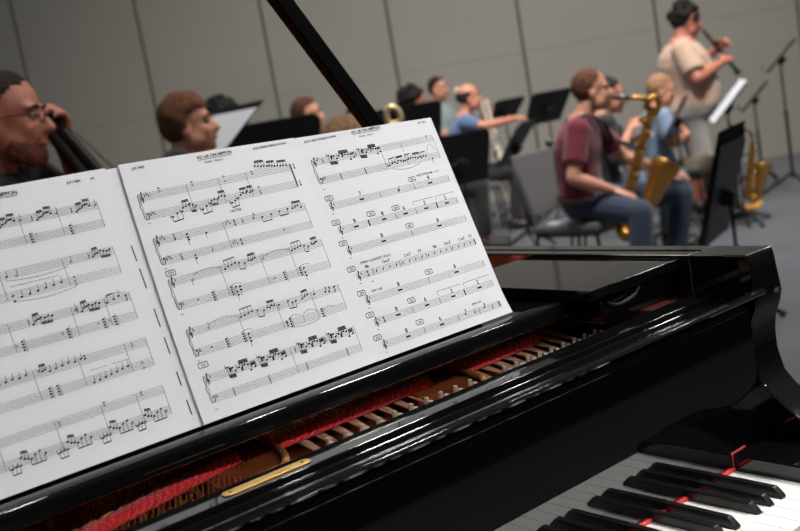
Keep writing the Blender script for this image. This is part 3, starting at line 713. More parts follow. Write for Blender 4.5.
    for i in range(nv):
        for j in range(nu): fs.append((i*nu+j, i*nu+(j+1) % nu, (i+1)*nu+(j+1) % nu, (i+1)*nu+j))
    G.add(vs, fs)
    if st == 'bun': G.ell(h(-.095, 0, .085), (.045, .045, .04), F)
    if st == 'curly':
        for _ in range(46):
            th, ph = R.uniform(0, 1.75), R.uniform(.7, 2*math.pi-.7)
            x, y, z = math.sin(th)*math.cos(ph), math.sin(th)*math.sin(ph), math.cos(th)
            G.ell(h(-.016+.108*x, .088*y, .024+.108*z), R.uniform(.016, .026)*hs, None, 8, 6)
    build('hair', G, hairm(look['hair']), root, sharp=180)
    if look.get('beard'):
        g = MB()
        for k in range(34):
            a = -1.45+2.9*k/33; g.ell(h(.020+.058*math.cos(a), .060*math.sin(a), -.092-.018*math.cos(a)+R.uniform(-.006, .006)), (.020*hs, .018*hs, .030*hs), F, 8, 6)
        for k in range(9): g.ell(h(.088, -.026+.0065*k, -.066), (.008, .007, .006), F, 8, 6)
        bv, bf = remesh(g, .006, 2); g = MB(); g.add(bv, bf); build('beard', g, hairm(look['beard']), root, sharp=180)
    if look.get('glasses'):
        gl = MB()
        for s in (-1, 1):
            gl.tube([h(.106, .033*s+.021*math.cos(q), -.010+.017*math.sin(q)) for q in [2*math.pi*j/18 for j in range(18)]], .0017, 6, closed=True)
            gl.tube([h(.106, .054*s, -.006), h(.06, .078*s, -.004), h(-.01, .080*s, -.008)], .0016, 6)
        gl.tube([h(.106, -.012, -.008), h(.110, 0, -.004), h(.106, .012, -.008)], .0016, 6)
        build('glasses', gl, mat('glasses_frame', (40, 36, 34), .2, .6), root)
    # shirt
    T = MB(); torso(T, .013, look.get('shirt_low', -.06), .985)
    T.ell(spine(.93), (.09, .09, .05))
    fr = look.get('sleeve', .62)
    for s, e, w in ((SL, V(J['EL']), V(J['WL'])), (SR, V(J['ER']), V(J['WR']))):
        T.ell(s, .072*bulk); T.cap(lerp(N, s, .35)-upv*.02, s, .058, .066*bulk)
        if fr <= 1: T.tube([s, lerp(s, e, fr)], [.068*max(ab, .95), .064*ab+.006], 16)
        else:
            T.cap(s, e, .064*ab, .054*ab); T.tube([e, lerp(e, w, fr-1)], [.054*ab, .040*ab+.004], 14)
    vs, fs = remesh(T, vox, 4); T = MB(); T.add(vs, fs)
    build('shirt', T, cloth(look['shirt']), root, sharp=180)
    # trousers
    T = MB(); torso(T, .016, -.2, .12)
    for hp, k, a in ((V(J['HL']), V(J['KL']), V(J['AL'])), (V(J['HR']), V(J['KR']), V(J['AR']))):
        T.ell(hp, .100*lb); T.cap(hp, k, .096*lb, .074*lb)
        if look.get('shorts'): T.tube([k, lerp(k, a, .10)], [.078*lb, .084*lb], 14)
        else: T.tube([k, lerp(k, a, .5), lerp(k, a, .96)], [.073*lb, .066*lb, .060], 14)
    vs, fs = remesh(T, vox, 4); T = MB(); T.add(vs, fs)
    build('shorts' if look.get('shorts') else 'trousers', T, cloth(look['pants']), root, sharp=180)
    if look.get('belt'):
        T = MB(); c = spine(.06); T.tube([c+wdt*(.187*bulk)*math.cos(q)+dep*(.137*bulk*deep)*math.sin(q) for q in [2*math.pi*j/24 for j in range(24)]], .016, 8, closed=True); build('belt', T, mat('belt_leather', (70, 38, 22), .4), root)
    for a, t in ((V(J['AL']), V(J.get('TL', (1,0,0)))), (V(J['AR']), V(J.get('TR', (1,0,0))))):
        t = t.normalized(); T = MB(); q = V((a.x, a.y, .0))
        T.ell(q+V((0,0,.062))-t*.01, (.055, .050, .05)); T.tube([q-t*.055+V((0,0,.035)), q+t*.03+V((0,0,.045)), q+t*.12+V((0,0,.036)), q+t*.19+V((0,0,.026))], [.042, .050, .050, .034], 14, flat=.85, up=(0,0,1))
        vs, fs = remesh(T, .012, 3); T = MB(); T.add(vs, fs); build('shoe', T, mat('shoe_%d' % sum(look.get('shoe', (28, 26, 26))), look.get('shoe', (28, 26, 26)), .5), root, sharp=180)
    return root
FR = rad(-38.05)                      # facing the right of the stage, parallel to the rear wall
def seated(pz=.52, lean=0, **k):
    d = dict(pel=(0, 0, pz), neck=(-.01+lean, 0, 1.045), head=(.045+lean*1.2, 0, 1.20), SL=(lean, .17, .985), SR=(lean, -.17, .985), EL=(.06+lean, .24, .72), ER=(.06+lean, -.24, .72),
             WL=(.30+lean, .12, .82), WR=(.30+lean, -.12, .74), HL=(.02, .095, pz-.01), HR=(.02, -.095, pz-.01), KL=(.45, .12, .50), KR=(.45, -.12, .50), AL=(.42, .13, .10), AR=(.42, -.13, .10))
    d.update(k); return d
# tenor player at centre right, baritone saxophone resting between the knees
person('man in a maroon polo shirt and jeans playing a large gold saxophone', (3.535, 3.201), FR,
  seated(pz=.56, pel=(-.075, 0, .565), neck=(-.035, 0, 1.045), spine=(-.115, 0, .80), head=(.050, 0, 1.190), hrot=(-.05, .02), SL=(.045, .165, .985), SR=(-.085, -.175, .985),
    ER=(-.165, -.235, .735), WR=(.055, -.215, .625), EL=(.235, .225, .765), WL=(.435, .140, .640), HL=(-.03, .095, .545), HR=(-.04, -.095, .545),
    KL=(.52, .14, .505), KR=(.150, -.345, .500), AL=(.44, .15, .10), AR=(.110, -.37, .10), TR=(.5, -.8, 0),
    hL=((.95, -.10, -.22), (.25, -.25, .93), (-.2, -1, 0), .40, .5), hR=((.85, -.25, -.40), (.3, -.2, .9), (.3, 1, 0), .45, .2)),
  dict(skin=(196, 140, 116), hair=(92, 58, 42), shirt=(104, 26, 46), pants=(42, 52, 72), belt=1, sleeve=.70, style='short', shirt_low=-.02), vox=.009)
SAXR = (3.535, 3.201, 0)
def sax(name, label, loc, rz, main, neckp, mouth, stem, bell_r, main_r, parent_group=None, scale=1., loop=None):
    """saxophone: conical body tube, crook with mouthpiece, bow and flared bell, key cups, rods and guards"""
    t = empty(name, label, 'saxophone', loc, rz, parent_group, scale=scale)
    a, b = V(main[0]), V(main[1]); c, d = V(stem[0]), V(stem[1])
    mb = MB(); mb.tube([lerp(a, b, k/8) for k in range(9)], [main_r[0]+(main_r[1]-main_r[0])*k/8 for k in range(9)], 16); body = build('body_tube', mb, SAXG, t)
    mid = (b+c)/2+((b-a).normalized()+(c-d).normalized())*.5*(b-c).length*.9
    bw = bez([b, b+(b-a).normalized()*(b-c).length*.9, c+(c-d).normalized()*(b-c).length*.9, c], 12)
    mb = MB(); mb.tube(bw, [main_r[1]+(bell_r[0]-main_r[1])*k/12 for k in range(13)], 16); build('bow', mb, SAXG, t)
    ax = (d-c).normalized(); L = (d-c).length
    mb = MB(); prof = [(0, bell_r[0]), (.3, bell_r[0]*1.12), (.6, bell_r[0]*1.35), (.8, bell_r[0]*1.68), (.92, bell_r[0]*2.05), (1, bell_r[1])]
    q = ax.to_track_quat('Z', 'Y').to_matrix()
    outer_ = [(r_, L*s_) for s_, r_ in prof]; inner_ = [(max(.004, r_-.003), z_) for r_, z_ in reversed(outer_)]
    mb.lathe(outer_+[(bell_r[1]+.003, L*1.004)]+inner_, c, 28, q); bl = build('bell', mb, SAXG, t, sharp=60)
    mb = MB(); mb.tube([c+ax*L+q @ V((math.cos(z)*bell_r[1], math.sin(z)*bell_r[1], 0)) for z in [2*math.pi*j/28 for j in range(28)]], .004, 8, closed=True); build('bell_rim', mb, SAXG, bl)
    mb = MB(); n = spline(neckp, 6); mb.tube(n, [main_r[0]*(.85-.4*k/(len(n)-1)) for k in range(len(n))], 12); build('crook', mb, SAXG, t)
    mb = MB(); m0, m1 = V(mouth[0]), V(mouth[1]); mb.tube([m0, lerp(m0, m1, .35), lerp(m0, m1, .4), m1], [.008, .016, .014, .013], 12); mp = build('mouthpiece', mb, EBONY, t)
    mb = MB(); mb.tube([lerp(m0, m1, .5), lerp(m0, m1, .62)], .0165, 12); build('ligature', mb, SILV, mp)
    if loop:
        mb = MB(); mb.tube(spline(loop, 8), main_r[0]*.82, 12); build('upper_loop', mb, SAXG, t)
    dirn = (b-a).normalized(); side = V((0, -1, 0)); fwd = dirn.cross(side).normalized()
    if fwd.x < 0: fwd = -fwd
    Lm = (b-a).length
    for k in range(9):                              # key cups along the body
        s_ = .14+.095*k; rr = main_r[0]+(main_r[1]-main_r[0])*s_; cc = lerp(a, b, s_)+(side*.8+fwd*(.6 if k % 2 else -.2)).normalized()*rr*1.02
        nn = (cc-lerp(a, b, s_)).normalized(); qq = nn.to_track_quat('Z', 'Y').to_matrix()
        mb = MB(); kr = rr*.66; mb.lathe([(.0005, .007), (kr*.5, .0085), (kr*.9, .008), (kr, .004), (kr, 0)], cc, 16, qq); build('key_cup', mb, SAXG, t)
    for k, off in enumerate((.45, 1.0)):
        mb = MB(); o_ = (side*1.0+fwd*off).normalized(); mb.tube([lerp(a, b, .08)+o_*main_r[0]*1.5, lerp(a, b, .92)+o_*main_r[1]*1.35], .0035, 8)
        for s_ in (.1, .35, .6, .9): pp = lerp(a, b, s_); rr = main_r[0]+(main_r[1]-main_r[0])*s_; mb.tube([pp+o_*rr*.8, pp+o_*rr*1.5], .004, 6); mb.ell(pp+o_*rr*1.5, .006, None, 8, 6)
        build('key_rod', mb, SILV if k == 0 else SAXG, t)
    for s_ in (.22, .55):                           # low key cups on the bell stem
        cc = lerp(c, d, s_)+side*bell_r[0]*1.15; qq = side.to_track_quat('Z', 'Y').to_matrix(); kr = bell_r[0]*.75
        mb = MB(); mb.lathe([(.0005, .012), (kr*.6, .013), (kr, .010), (kr, 0)], cc, 18, qq); build('key_cup', mb, SAXG, t)
        mb = MB(); mb.tube([cc+side*.03+V((-kr, 0, -kr)), cc+side*.035, cc+side*.03+V((kr, 0, kr))], .003, 6); build('key_guard', mb, SILV, t)
    mb = MB(); mb.tube([lerp(a, b, .45), lerp(c, d, .55)], .008, 8); build('bell_brace', mb, SILV, t)
    return t
sax('baritone_saxophone', 'large gold saxophone held by the man in maroon, bell between his knees', SAXR, FR,
    ((.385, .02, 1.035), (.125, .02, .44)), [(.365, .0, 1.052), (.345, .0, 1.085), (.30, .0, 1.100), (.252, .0, 1.108)], ((.155, 0, 1.127), (.268, 0, 1.105)),
    ((.205, -.035, .375), (.415, -.035, .715)), (.043, .082), (.022, .034),
    loop=[(.345, .02, 1.02), (.375, .02, 1.075), (.412, .02, 1.082), (.425, .02, 1.045), (.400, .02, .99), (.335, .03, .96), (.318, .035, .985)])
# neck harness on the saxophonist
h = empty('shoulder_harness', 'black padded saxophone harness strapped over the maroon shirt', 'harness', SAXR, FR)
mb = MB()
for y in (-.105, .11):
    mb.tube(spline([(-.13, y*.8, .90), (-.105, y, 1.02), (-.03, y, 1.055), (.065, y*.95, 1.01), (.105, y*.55, .935), (.125, y*.1, .875)], 5), .026, 10, flat=.35, up=(1, 0, 0))
build('shoulder_strap', mb, mat('strap_web', (22, 22, 24), .85), h)
mb = MB(); mb.tube([(.125, 0, .885), (.20, .0, .86), (.265, .005, .82)], .008, 8); build('hook_cord', mb, mat('strap_web', (22, 22, 24), .85), h)

# trombonist
TB = (5.42, 6.20)
person('balding man in a blue shirt playing a trombone behind the black stands', TB, FR,
  seated(pz=.52, neck=(-.03, 0, 1.065), head=(.045, 0, 1.215), spine=(-.13, 0, .80), SL=(-.02, .18, 1.0), SR=(-.03, -.18, 1.0), ER=(.13, -.23, .95), WR=(.40, -.09, .965), EL=(.08, .22, .84), WL=(.16, .06, 1.02),
   KL=(.40, .16, .53), KR=(.36, -.12, .53), AL=(.36, .16, .1), AR=(.28, -.13, .1), hR=((.9, .1, -.05), (0, -.2, 1), (.2, 1, .3), .9, .1), hL=((.3, .1, .9), (-.4, .9, 0), (.8, 0, .4), .9, .1)),
  dict(skin=(190, 128, 104), hair=(44, 38, 36), style='bald', shirt=(82, 104, 142), pants=(24, 24, 27), sleeve=.62), scale=1.02)
t = empty('trombone', 'trombone with long slide pointing down, played by the man in blue', 'trombone', (TB[0], TB[1], 0), FR)
TBM = mat('trombone_brass', (246, 236, 214), .34, .25)
s0, s1 = V((.150, 0, 1.225)), V((.272, -.02, .13))
sdv = V((.040, -.02, .012)); mb = MB()
for k in (0, 1): mb.tube([s0+sdv*k+(s1-s0)*.04, s0+sdv*k+(s1-s0)*.98], .0125, 10)
sl = build('slide', mb, TBM, t)
mb = MB(); e0 = s0+(s1-s0)*.98; mb.tube(bez([e0, e0+(s1-s0)*.05, e0+sdv+(s1-s0)*.05, e0+sdv], 10), .010, 10); mb.ell(e0+sdv*.5+(s1-s0)*.035, .013); build('slide_bow', mb, TBM, sl)
for f_ in (.12, .40): 
    mb = MB(); mb.tube([s0+(s1-s0)*f_, s0+(s1-s0)*f_+sdv], .006, 8); build('slide_brace', mb, SILV, sl)
mb = MB(); mb.tube([s0+(s1-s0)*.45, s0+(s1-s0)*.62], .0145, 12); build('slide_grip', mb, SILV, sl)
mb = MB(); mb.lathe([(.006, 0), (.008, .03), (.0135, .05), (.0135, .055)], s0+(s1-s0)*-.02, 12, ((s0-s1).normalized()).to_track_quat('Z', 'Y').to_matrix()); build('mouthpiece', mb, SILV, t)
bp = spline([(.17, .03, 1.15), (.12, .08, 1.25), (-.02, .12, 1.33), (-.05, .13, 1.30), (.02, .13, 1.21), (.12, .12, 1.04), (.165, .11, .92)], 6)
mb = MB(); mb.tube(bp, [.009+.003*k/len(bp) for k in range(len(bp))], 10); q = (bp[-1]-bp[-4]).normalized(); mb.lathe([(.012, 0), (.018, .10), (.032, .19), (.050, .26), (.085, .30), (.082, .298), (.045, .255), (.028, .185), (.010, .0)], bp[-1], 22, q.to_track_quat('Z', 'Y').to_matrix()); build('bell_section', mb, TBM, t)

# clarinet soloist, standing
CLR = (6.16, 4.375)
person('stocky dark-haired person in a tan T-shirt standing and playing a clarinet', CLR, FR,
  dict(pel=(-.02, 0, .80), neck=(.0, 0, 1.335), head=(.062, 0, 1.490), spine=(.0, 0, 1.06), hrot=(-.05, .18), SL=(.02, .185, 1.265), SR=(-.05, -.185, 1.265), ER=(.0, -.30, 1.045), WR=(.285, -.06, 1.130), EL=(.12, .26, 1.12), WL=(.300, .05, 1.235),
   HL=(-.02, .095, .80), HR=(-.02, -.095, .80), KL=(.05, .11, .45), KR=(.02, -.11, .45), AL=(.0, .12, .09), AR=(-.03, -.12, .09), hR=((.8, .5, .3), (.3, -.8, .5), (.2, .2, 1), 1.0, .1), hL=((.5, -.7, .45), (.5, .6, .5), (.2, .0, 1), 1.0, .1)),
  dict(skin=(176, 112, 92), hair=(26, 22, 22), style='curly', shirt=(178, 148, 130), pants=(150, 146, 140), shorts=1, sleeve=.80, bulk=1.2, deep=1.28, belly=.07, arm=1.28, leg=1.1, nk=1.2, shirt_low=-.12, hs=1.04), scale=1.045)
t = empty('clarinet', 'black clarinet held up by the player in the tan T-shirt', 'clarinet', (CLR[0], CLR[1], 0), FR, scale=1.045)
c0, c1 = V((.170, 0, 1.402)), V((.415, 0, 1.015)); q = (c1-c0).normalized().to_track_quat('Z', 'Y').to_matrix(); Lc = (c1-c0).length
mb = MB(); mb.lathe([(.006, 0), (.012, .05), (.014, .08), (.0145, .085), (.0125, .09), (.0130, Lc*.84)], c0, 14, q); build('tube_body', mb, EBONY, t)
mb = MB(); mb.lathe([(.0135, Lc*.84), (.016, Lc*.9), (.024, Lc*.97), (.031, Lc), (.028, Lc*.995), (.010, Lc*.9)], c0, 18, q); build('bell', mb, EBONY, t)
for f_ in (.2, .52, .83): mb = MB(); mb.lathe([(.0145, Lc*f_), (.0152, Lc*f_+.004), (.0152, Lc*f_+.010), (.0145, Lc*f_+.014)], c0, 14, q); build('ring', mb, CHROME, t)
mb = MB(); mb.tube([c0+q @ V((.014, -.012, Lc*.25)), c0+q @ V((.014, -.012, Lc*.8))], .003, 6)
for k in range(8): mb.ell(c0+q @ V((.013, -.009, Lc*(.27+.07*k))), (.007, .007, .007), None, 8, 6)
build('keywork', mb, CHROME, t)

# double-bass player near left edge, on a high stool
BAS = (-.118, 2.073)
person('bearded man with glasses and tied-back dark hair in black, at a double bass', BAS, FR,
  dict(pel=(-.12, 0, .82), neck=(-.035, 0, 1.310), head=(.040, 0, 1.447), spine=(-.14, 0, 1.05), hrot=(-.03, .10), SL=(.0, .18, 1.285), SR=(-.05, -.17, 1.275), ER=(.04, -.27, 1.0), WR=(.27, -.16, .85), EL=(.16, .22, 1.08), WL=(.130, .150, 1.345),
   HL=(-.09, .095, .81), HR=(-.09, -.095, .81), KL=(.30, .20, .70), KR=(.28, -.20, .62), AL=(.25, .22, .32), AR=(.26, -.22, .10), hL=((.20, -.25, .85), (.65, .6, .2), (-.9, 0, .2), 1.1, .1), hR=((.8, .2, -.6), (.2, -.9, .3), (0, .2, 1), .6, .1)),
  dict(skin=(170, 104, 84), hair=(40, 27, 24), style='bun', hairline=.082, shirt=(20, 20, 22), pants=(26, 26, 30), sleeve=.75, beard=(92, 46, 34), glasses=1, hs=1.0), vox=.008)
t = empty('double_bass', 'brown double bass with dark neck leaning beside the bearded man', 'double bass', (BAS[0], BAS[1], 0), FR)
BW = mat('bass_wood', (112, 58, 30), .3, vary=.2, vscale=9)
n0, n1 = V((.088, .13, 1.430)), V((.46, -.05, .80)); ax = (n1-n0).normalized(); sd_ = V((0, 1, 0)); sd_ = (sd_-ax*sd_.dot(ax)).normalized(); bn = sd_.cross(ax).normalized()
if bn.x < 0: bn = -bn
def bp_(a, b, c): return n0+ax*a+sd_*b+bn*c
half = spline([(.56, .0, 0), (.57, .10, 0), (.62, .20, 0), (.72, .235, 0), (.80, .20, 0), (.86, .165, 0), (.93, .175, 0), (1.03, .26, 0), (1.15, .30, 0), (1.26, .26, 0), (1.31, .12, 0), (1.32, 0, 0)], 4)
ol = [(p.x, p.y) for p in half]+[(p.x, -p.y) for p in reversed(half[1:-1])]
mb = MB(); mb.prism(ol, -.09, .09, lambda a, b, c: bp_(a, b, c)); build('body', mb, BW, t, bevel=.012)
mb = MB(); mb.tube([bp_(-.02, 0, 0), bp_(.3, 0, 0), bp_(.58, 0, .02)], [.022, .025, .030], 14); build('neck', mb, mat('dark_neck', (44, 32, 28), .35), t)
mb = MB(); mb.prism([(0, -.021), (0, .021), (.86, .040), (.86, -.040)], .016, .036, lambda a, b, c: bp_(a, b, c+.07*max(0, a-.3))); build('fingerboard', mb, EBONY, t, bevel=.004)
mb = MB(); mb.tube([bp_(-.02, 0, 0), bp_(-.08, 0, -.01), bp_(-.12, 0, -.02)], [.024, .022, .018], 12)
mb.tube([bp_(-.13+.028*math.cos(q), 0, -.035+.028*math.sin(q)) for q in [2*math.pi*j/16 for j in range(17)]], .014, 8); sc = build('scroll', mb, BW, t)
for k, a_ in enumerate((-.03, -.055, -.08, -.10)):
    mb = MB(); s_ = 1 if k % 2 else -1; mb.tube([bp_(a_, 0, -.01), bp_(a_, .07*s_, -.01)], .006, 8); mb.ell(bp_(a_, .08*s_, -.01), (.014, .006, .014)); build('tuning_peg', mb, mat('dark_brass', (96, 70, 34), .4, .8), sc)
for k in range(4):
    b_ = -.0135+.009*k; mb = MB(); mb.tube([bp_(0, b_, .038), bp_(.98, b_*3.2, .175), bp_(1.18, b_*1.6, .12)], .0013, 6); build('string', mb, mat('dark_string', (70, 64, 60), .4, .6), t)
mb = MB(); mb.prism([(.97, -.06), (.97, .06), (.985, .06), (.985, -.06)], .088, .172, lambda a, b, c: bp_(a, b*(1-.4*(c-.088)/.09), c)); build('bridge', mb, mat('maple', (190, 150, 100), .5), t)
mb = MB(); mb.prism([(1.15, -.03), (1.15, .03), (1.30, .02), (1.30, -.02)], .10, .125, lambda a, b, c: bp_(a, b, c)); build('tailpiece', mb, EBONY, t)
e_ = bp_(1.32, 0, 0); k_ = (e_.z-.012)/-ax.z; mb = MB(); mb.tube([e_-ax*.02, e_+ax*k_], .008, 8); mb.ell(e_+ax*k_, .012); build('endpin', mb, CHROME, t)
def stool(loc, h, label):
    t = empty('stool', label, 'stool', (loc[0], loc[1], 0), FR)
    mb = MB(); mb.lathe([(.001, h-.05), (.17, h-.05), (.18, h-.03), (.175, h), (.001, h)], (0,0,0), 24); build('seat', mb, SATIN, t)
    for k in range(4):
        a = math.pi/4+k*math.pi/2; mb = MB(); mb.tube([(.13*math.cos(a), .13*math.sin(a), h-.05), (.20*math.cos(a), .20*math.sin(a), .01)], .012, 8); build('leg', mb, CHROME, t)
    mb = MB(); mb.tube([(.18*math.cos(q), .18*math.sin(q), .25) for q in [2*math.pi*j/24 for j in range(24)]], .008, 8, closed=True); build('foot_ring', mb, CHROME, t)
stool((BAS[0]-.788*.13, BAS[1]+.616*.13), .70, 'high black stool under the bearded double-bass player')
# auburn-haired player behind the page stand
PA = (.985, 3.231)
person('person with short auburn hair in a black top, seen side-on by a stand', PA, FR,
  dict(pel=(-.04, 0, .78), neck=(.020, 0, 1.235), head=(.076, 0, 1.368), spine=(-.04, 0, 1.02), hrot=(.0, -.02), SL=(.04, .17, 1.205), SR=(.03, -.17, 1.205), ER=(.12, -.25, .95), WR=(.34, -.08, .98), EL=(.14, .24, .95), WL=(.36, .08, 1.02),
   HL=(-.02, .095, .77), HR=(-.02, -.095, .77), KL=(.38, .12, .66), KR=(.38, -.12, .66), AL=(.33, .13, .25), AR=(.33, -.13, .25)),
  dict(skin=(204, 142, 116), hair=(108, 70, 48), style='bob', hairline=.055, shirt=(26, 26, 29), pants=(30, 30, 34), hs=1.03))
stool((PA[0]-.788*.05, PA[1]+.616*.05), .66, 'high black stool under the person with auburn hair')
# others further back
def back_player(label, xy, rz, head_z, look, **k):
    dz = head_z-1.20
    J = seated(**k)
    sc = 1+dz*.75/1.2
    return person(label, xy, rz, J, look, scale=sc, vox=.014)
DK = (24, 24, 26)
back_player('person with black hair, only head visible behind the folder on the stand', (2.24, 5.02), rad(-55), 1.42, dict(skin=(170, 110, 84), hair=(18, 16, 17), style='curly', shirt=DK, pants=DK))
back_player('long brown-haired woman behind the wide black stand', (3.50, 5.97), rad(-48), 1.375, dict(skin=(190, 130, 106), hair=(74, 44, 32), style='long', shirt=(30, 28, 32), pants=DK))
back_player('person with sandy hair bent low behind the lid prop', (1.205, 2.35), rad(-100), 1.115, dict(skin=(190, 140, 112), hair=(140, 108, 80), style='bob', shirt=(40, 38, 40), pants=DK, hs=1.25), hrot=(.2, .5))
back_player('dark-haired player, only top of the head showing between stand and prop', (4.55, 6.70), rad(-70), 1.25, dict(skin=(180, 124, 100), hair=(34, 28, 27), style='short', shirt=DK, pants=DK))
back_player('dark curly-haired player looking right behind a low black stand', (4.47, 5.84), rad(-45), 1.30, dict(skin=(176, 112, 92), hair=(26, 20, 20), style='curly', shirt=DK, pants=DK))
person('young dark-haired man in a pale blue-grey shirt beyond the trombonist', (5.98, 7.20), rad(-70),
  dict(pel=(0, 0, .75), neck=(0, 0, 1.22), head=(.04, 0, 1.37), SL=(.0, .18, 1.16), SR=(0, -.18, 1.16), EL=(.05, .25, .93), ER=(.06, -.25, .93), WL=(.27, .1, .96), WR=(.27, -.1, .90), HL=(0, .095, .74), HR=(0, -.095, .74), KL=(.25, .12, .52), KR=(.25, -.12, .52), AL=(.2, .12, .1), AR=(.2, -.12, .1)),
  dict(skin=(188, 130, 108), hair=(44, 30, 26), style='short', shirt=(140, 152, 156), pants=(30, 30, 34), sleeve=.75), vox=.014)
person('dark-haired player in black and blue jeans beyond the man in maroon', (4.45, 3.90), FR,
  seated(pz=.49, neck=(.03, 0, .985), head=(.105, 0, 1.115), spine=(-.06, 0, .75), hrot=(-.1, .12), SL=(.04, .16, .925), SR=(.03, -.17, .925), ER=(.05, -.24, .70), WR=(.19, -.10, .86), EL=(.10, .22, .70), WL=(.24, .05, .78)),
  dict(skin=(180, 124, 100), hair=(38, 30, 28), style='short', shirt=(24, 25, 27), pants=(84, 98, 122), sleeve=1.5), vox=.012)
person('fair reddish-haired player in a light blue shirt and olive trousers', (5.50, 4.22), FR,
  seated(pz=.42, neck=(.01, 0, .92), head=(.07, 0, 1.060), spine=(-.06, 0, .68), hrot=(-.1, .2), SL=(.02, .16, .86), SR=(.01, -.17, .86), ER=(.05, -.23, .66), WR=(.20, -.09, .70), EL=(.07, .22, .66), WL=(.20, .07, .66), hR=((.25, .85, .1), (.9, -.2, .3), (0, .2, 1), .8, .1), hL=((.25, -.85, .1), (.9, .2, .3), (0, .2, 1), .8, .1), KL=(.38, .12, .44), KR=(.36, -.12, .44), HL=(.02, .095, .41), HR=(.02, -.095, .41)),
  dict(skin=(190, 132, 104), hair=(150, 112, 84), style='short', shirt=(116, 134, 158), pants=(84, 76, 58), sleeve=.7), vox=.012)

# ------------------------------------------------------------------ chairs
GREYF = mat('grey_fabric', (88, 86, 87), .95, bump=.5, bscale=220, vary=.06, vscale=30)
def chair(label, loc, rz):
    t = empty('stacking_chair', label, 'chair', (loc[0], loc[1], 0), rz, 'grey padded chairs of the players')
    mb = MB(); mb.bx(-.22, .22, -.235, .235, .41, .465); build('seat', mb, GREYF, t, bevel=.022)
    mb = MB(); rr = []
    for k in range(7):
        z = .52+.36*k/6; w = .225-.028*max(0, (k-4)/2)**2*1.2; x = -.215-.10*k/6
        rr.append([V((x-.022, -w, z)), V((x+.022, -w+.004, z)), V((x+.014-.012, 0, z)), V((x+.022, w-.004, z)), V((x-.022, w, z)), V((x-.034, 0, z))])
    mb.loft(rr); build('backrest', mb, GREYF, t, bevel=.012)
    for s in (-1, 1):
        mb = MB(); mb.tube([(.20, .215*s, .41), (.235, .225*s, .0)], .011, 8); build('leg', mb, SATIN, t)
        mb = MB(); mb.tube(spline([(-.325, .20*s, .86), (-.235, .215*s, .50), (-.20, .22*s, .40), (-.27, .225*s, .0)], 5), .011, 8); build('leg', mb, SATIN, t)
    mb = MB(); mb.tube([(.20, -.215, .40), (.20, .215, .40)], .010, 8); mb.tube([(-.20, -.22, .40), (-.20, .22, .40)], .010, 8)
    for s in (-1, 1): mb.tube([(.20, .215*s, .40), (-.20, .22*s, .40)], .010, 8)
    build('seat_frame', mb, SATIN, t); return t
d_ = V((.788, -.616, 0)); e_ = V((.616, .788, 0))
CH = V((3.535, 3.31, 0)); CA = rad(-82); q = M.Rotation(CA, 3, 'Z')
chair('grey padded chair behind the man in maroon, a white sheet on its seat', CH, CA)
mb = MB(); mb.box(CH+V((0, 0, .4685))+q @ V((-.03, -.07, 0)), (.22, .28, .003), q); tag(build('paper_sheet', mb, PAPER), 'white paper sheet lying on the seat of the grey padded chair', 'paper')
chair('grey chair under the trombonist', V((TB[0], TB[1], 0))-d_*.03, FR)
chair('grey chair under the player in black and jeans', V((4.45, 3.90, 0)), FR)
chair('grey chair under the player in light blue', V((5.50, 4.22, -0.0)), FR)

# ------------------------------------------------------------------ music stands
def stand(label, base, rz, h, tilt, W=.50, H=.33, sheets=None, sheet_label=None, folder=False):
    """desk faces -x of its frame (towards its player), leaning away from the player; h is the height of the desk centre"""
    t = empty('music_stand', label, 'music stand', (base[0], base[1], 0), rz, 'black music stands')
    q = M.Rotation(rad(tilt), 3, 'Y'); c = V((0, 0, h))
    def L(x, y, z): return c+q @ V((x, y, z))
    mb = MB(); rr = [(-W/2+.03, -H/2), (W/2-.03, -H/2), (W/2-.0, H/2-.03), (W/2-.03, H/2), (-W/2+.03, H/2), (-W/2, H/2-.03)]
    mb.prism(rr, -.003, .003, lambda a, b, k: L(k, a, b)); build('desk', mb, STANDM, t)
    mb = MB(); mb.prism([(-.006, 0), (-.062, 0), (-.062, .014), (-.059, .014), (-.059, .004), (-.006, .004)], -W/2+.03, W/2-.03, lambda a, b, k: L(a+.004, k, b-H/2)); build('ledge', mb, STANDM, t)
    mb = MB(); mb.box(L(.03, 0, -.03), (.05, .06, .07), q); mb.tube([L(.012, -.05, -.03), L(.012, .05, -.03)], .012, 10); build('tilt_bracket', mb, STANDM, t)
    x = .035; top = L(.035, 0, -.05).z
    mb = MB(); px = L(.035, 0, -.05).x; mb.tube([(px, 0, top), (px, 0, h*.55)], .0085, 10); build('upper_shaft', mb, SATIN, t)
    mb = MB(); mb.tube([(px, 0, h*.58), (px, 0, .12)], .0135, 12); mb.tube([(px, 0, h*.60), (px, 0, h*.57)], .017, 12); build('lower_shaft', mb, STANDM, t)
    for k in range(3):
        a = rad(60+120*k); cx, sx_ = math.cos(a), math.sin(a); mb = MB()
        mb.tube(spline([(px+.012*cx, .012*sx_, .16), (px+.08*cx, .08*sx_, .115), (px+.25*cx, .25*sx_, .016)], 5), .009, 8, flat=1.4); lg = build('leg', mb, STANDM, t)
        mb = MB(); mb.ell((px+.25*cx, .25*sx_, .014), (.018, .018, .014)); build('rubber_foot', mb, mat('rubber', (18, 18, 18), .8), lg)
    if sheets:
        for k, (y0, y1, z1, m_) in enumerate(sheets):
            g = MB(); g.prism([(y0, -H/2+.006), (y1, -H/2+.006), (y1, z1), (y0, z1)], -.006-.0015*k, -.0045-.0015*k, lambda a, b, kk: t.matrix_basis @ L(kk-.004, a, b) if False else M.Translation(V((base[0], base[1], 0))) @ M.Rotation(rz, 4, 'Z') @ L(kk-.004, a, b))
            o = build('folder' if m_ == FOLD else 'stand_music', g, m_); tag(o, sheet_label[k], 'folder' if m_ == FOLD else 'sheet music', 'music on the players\' stands')
    return t
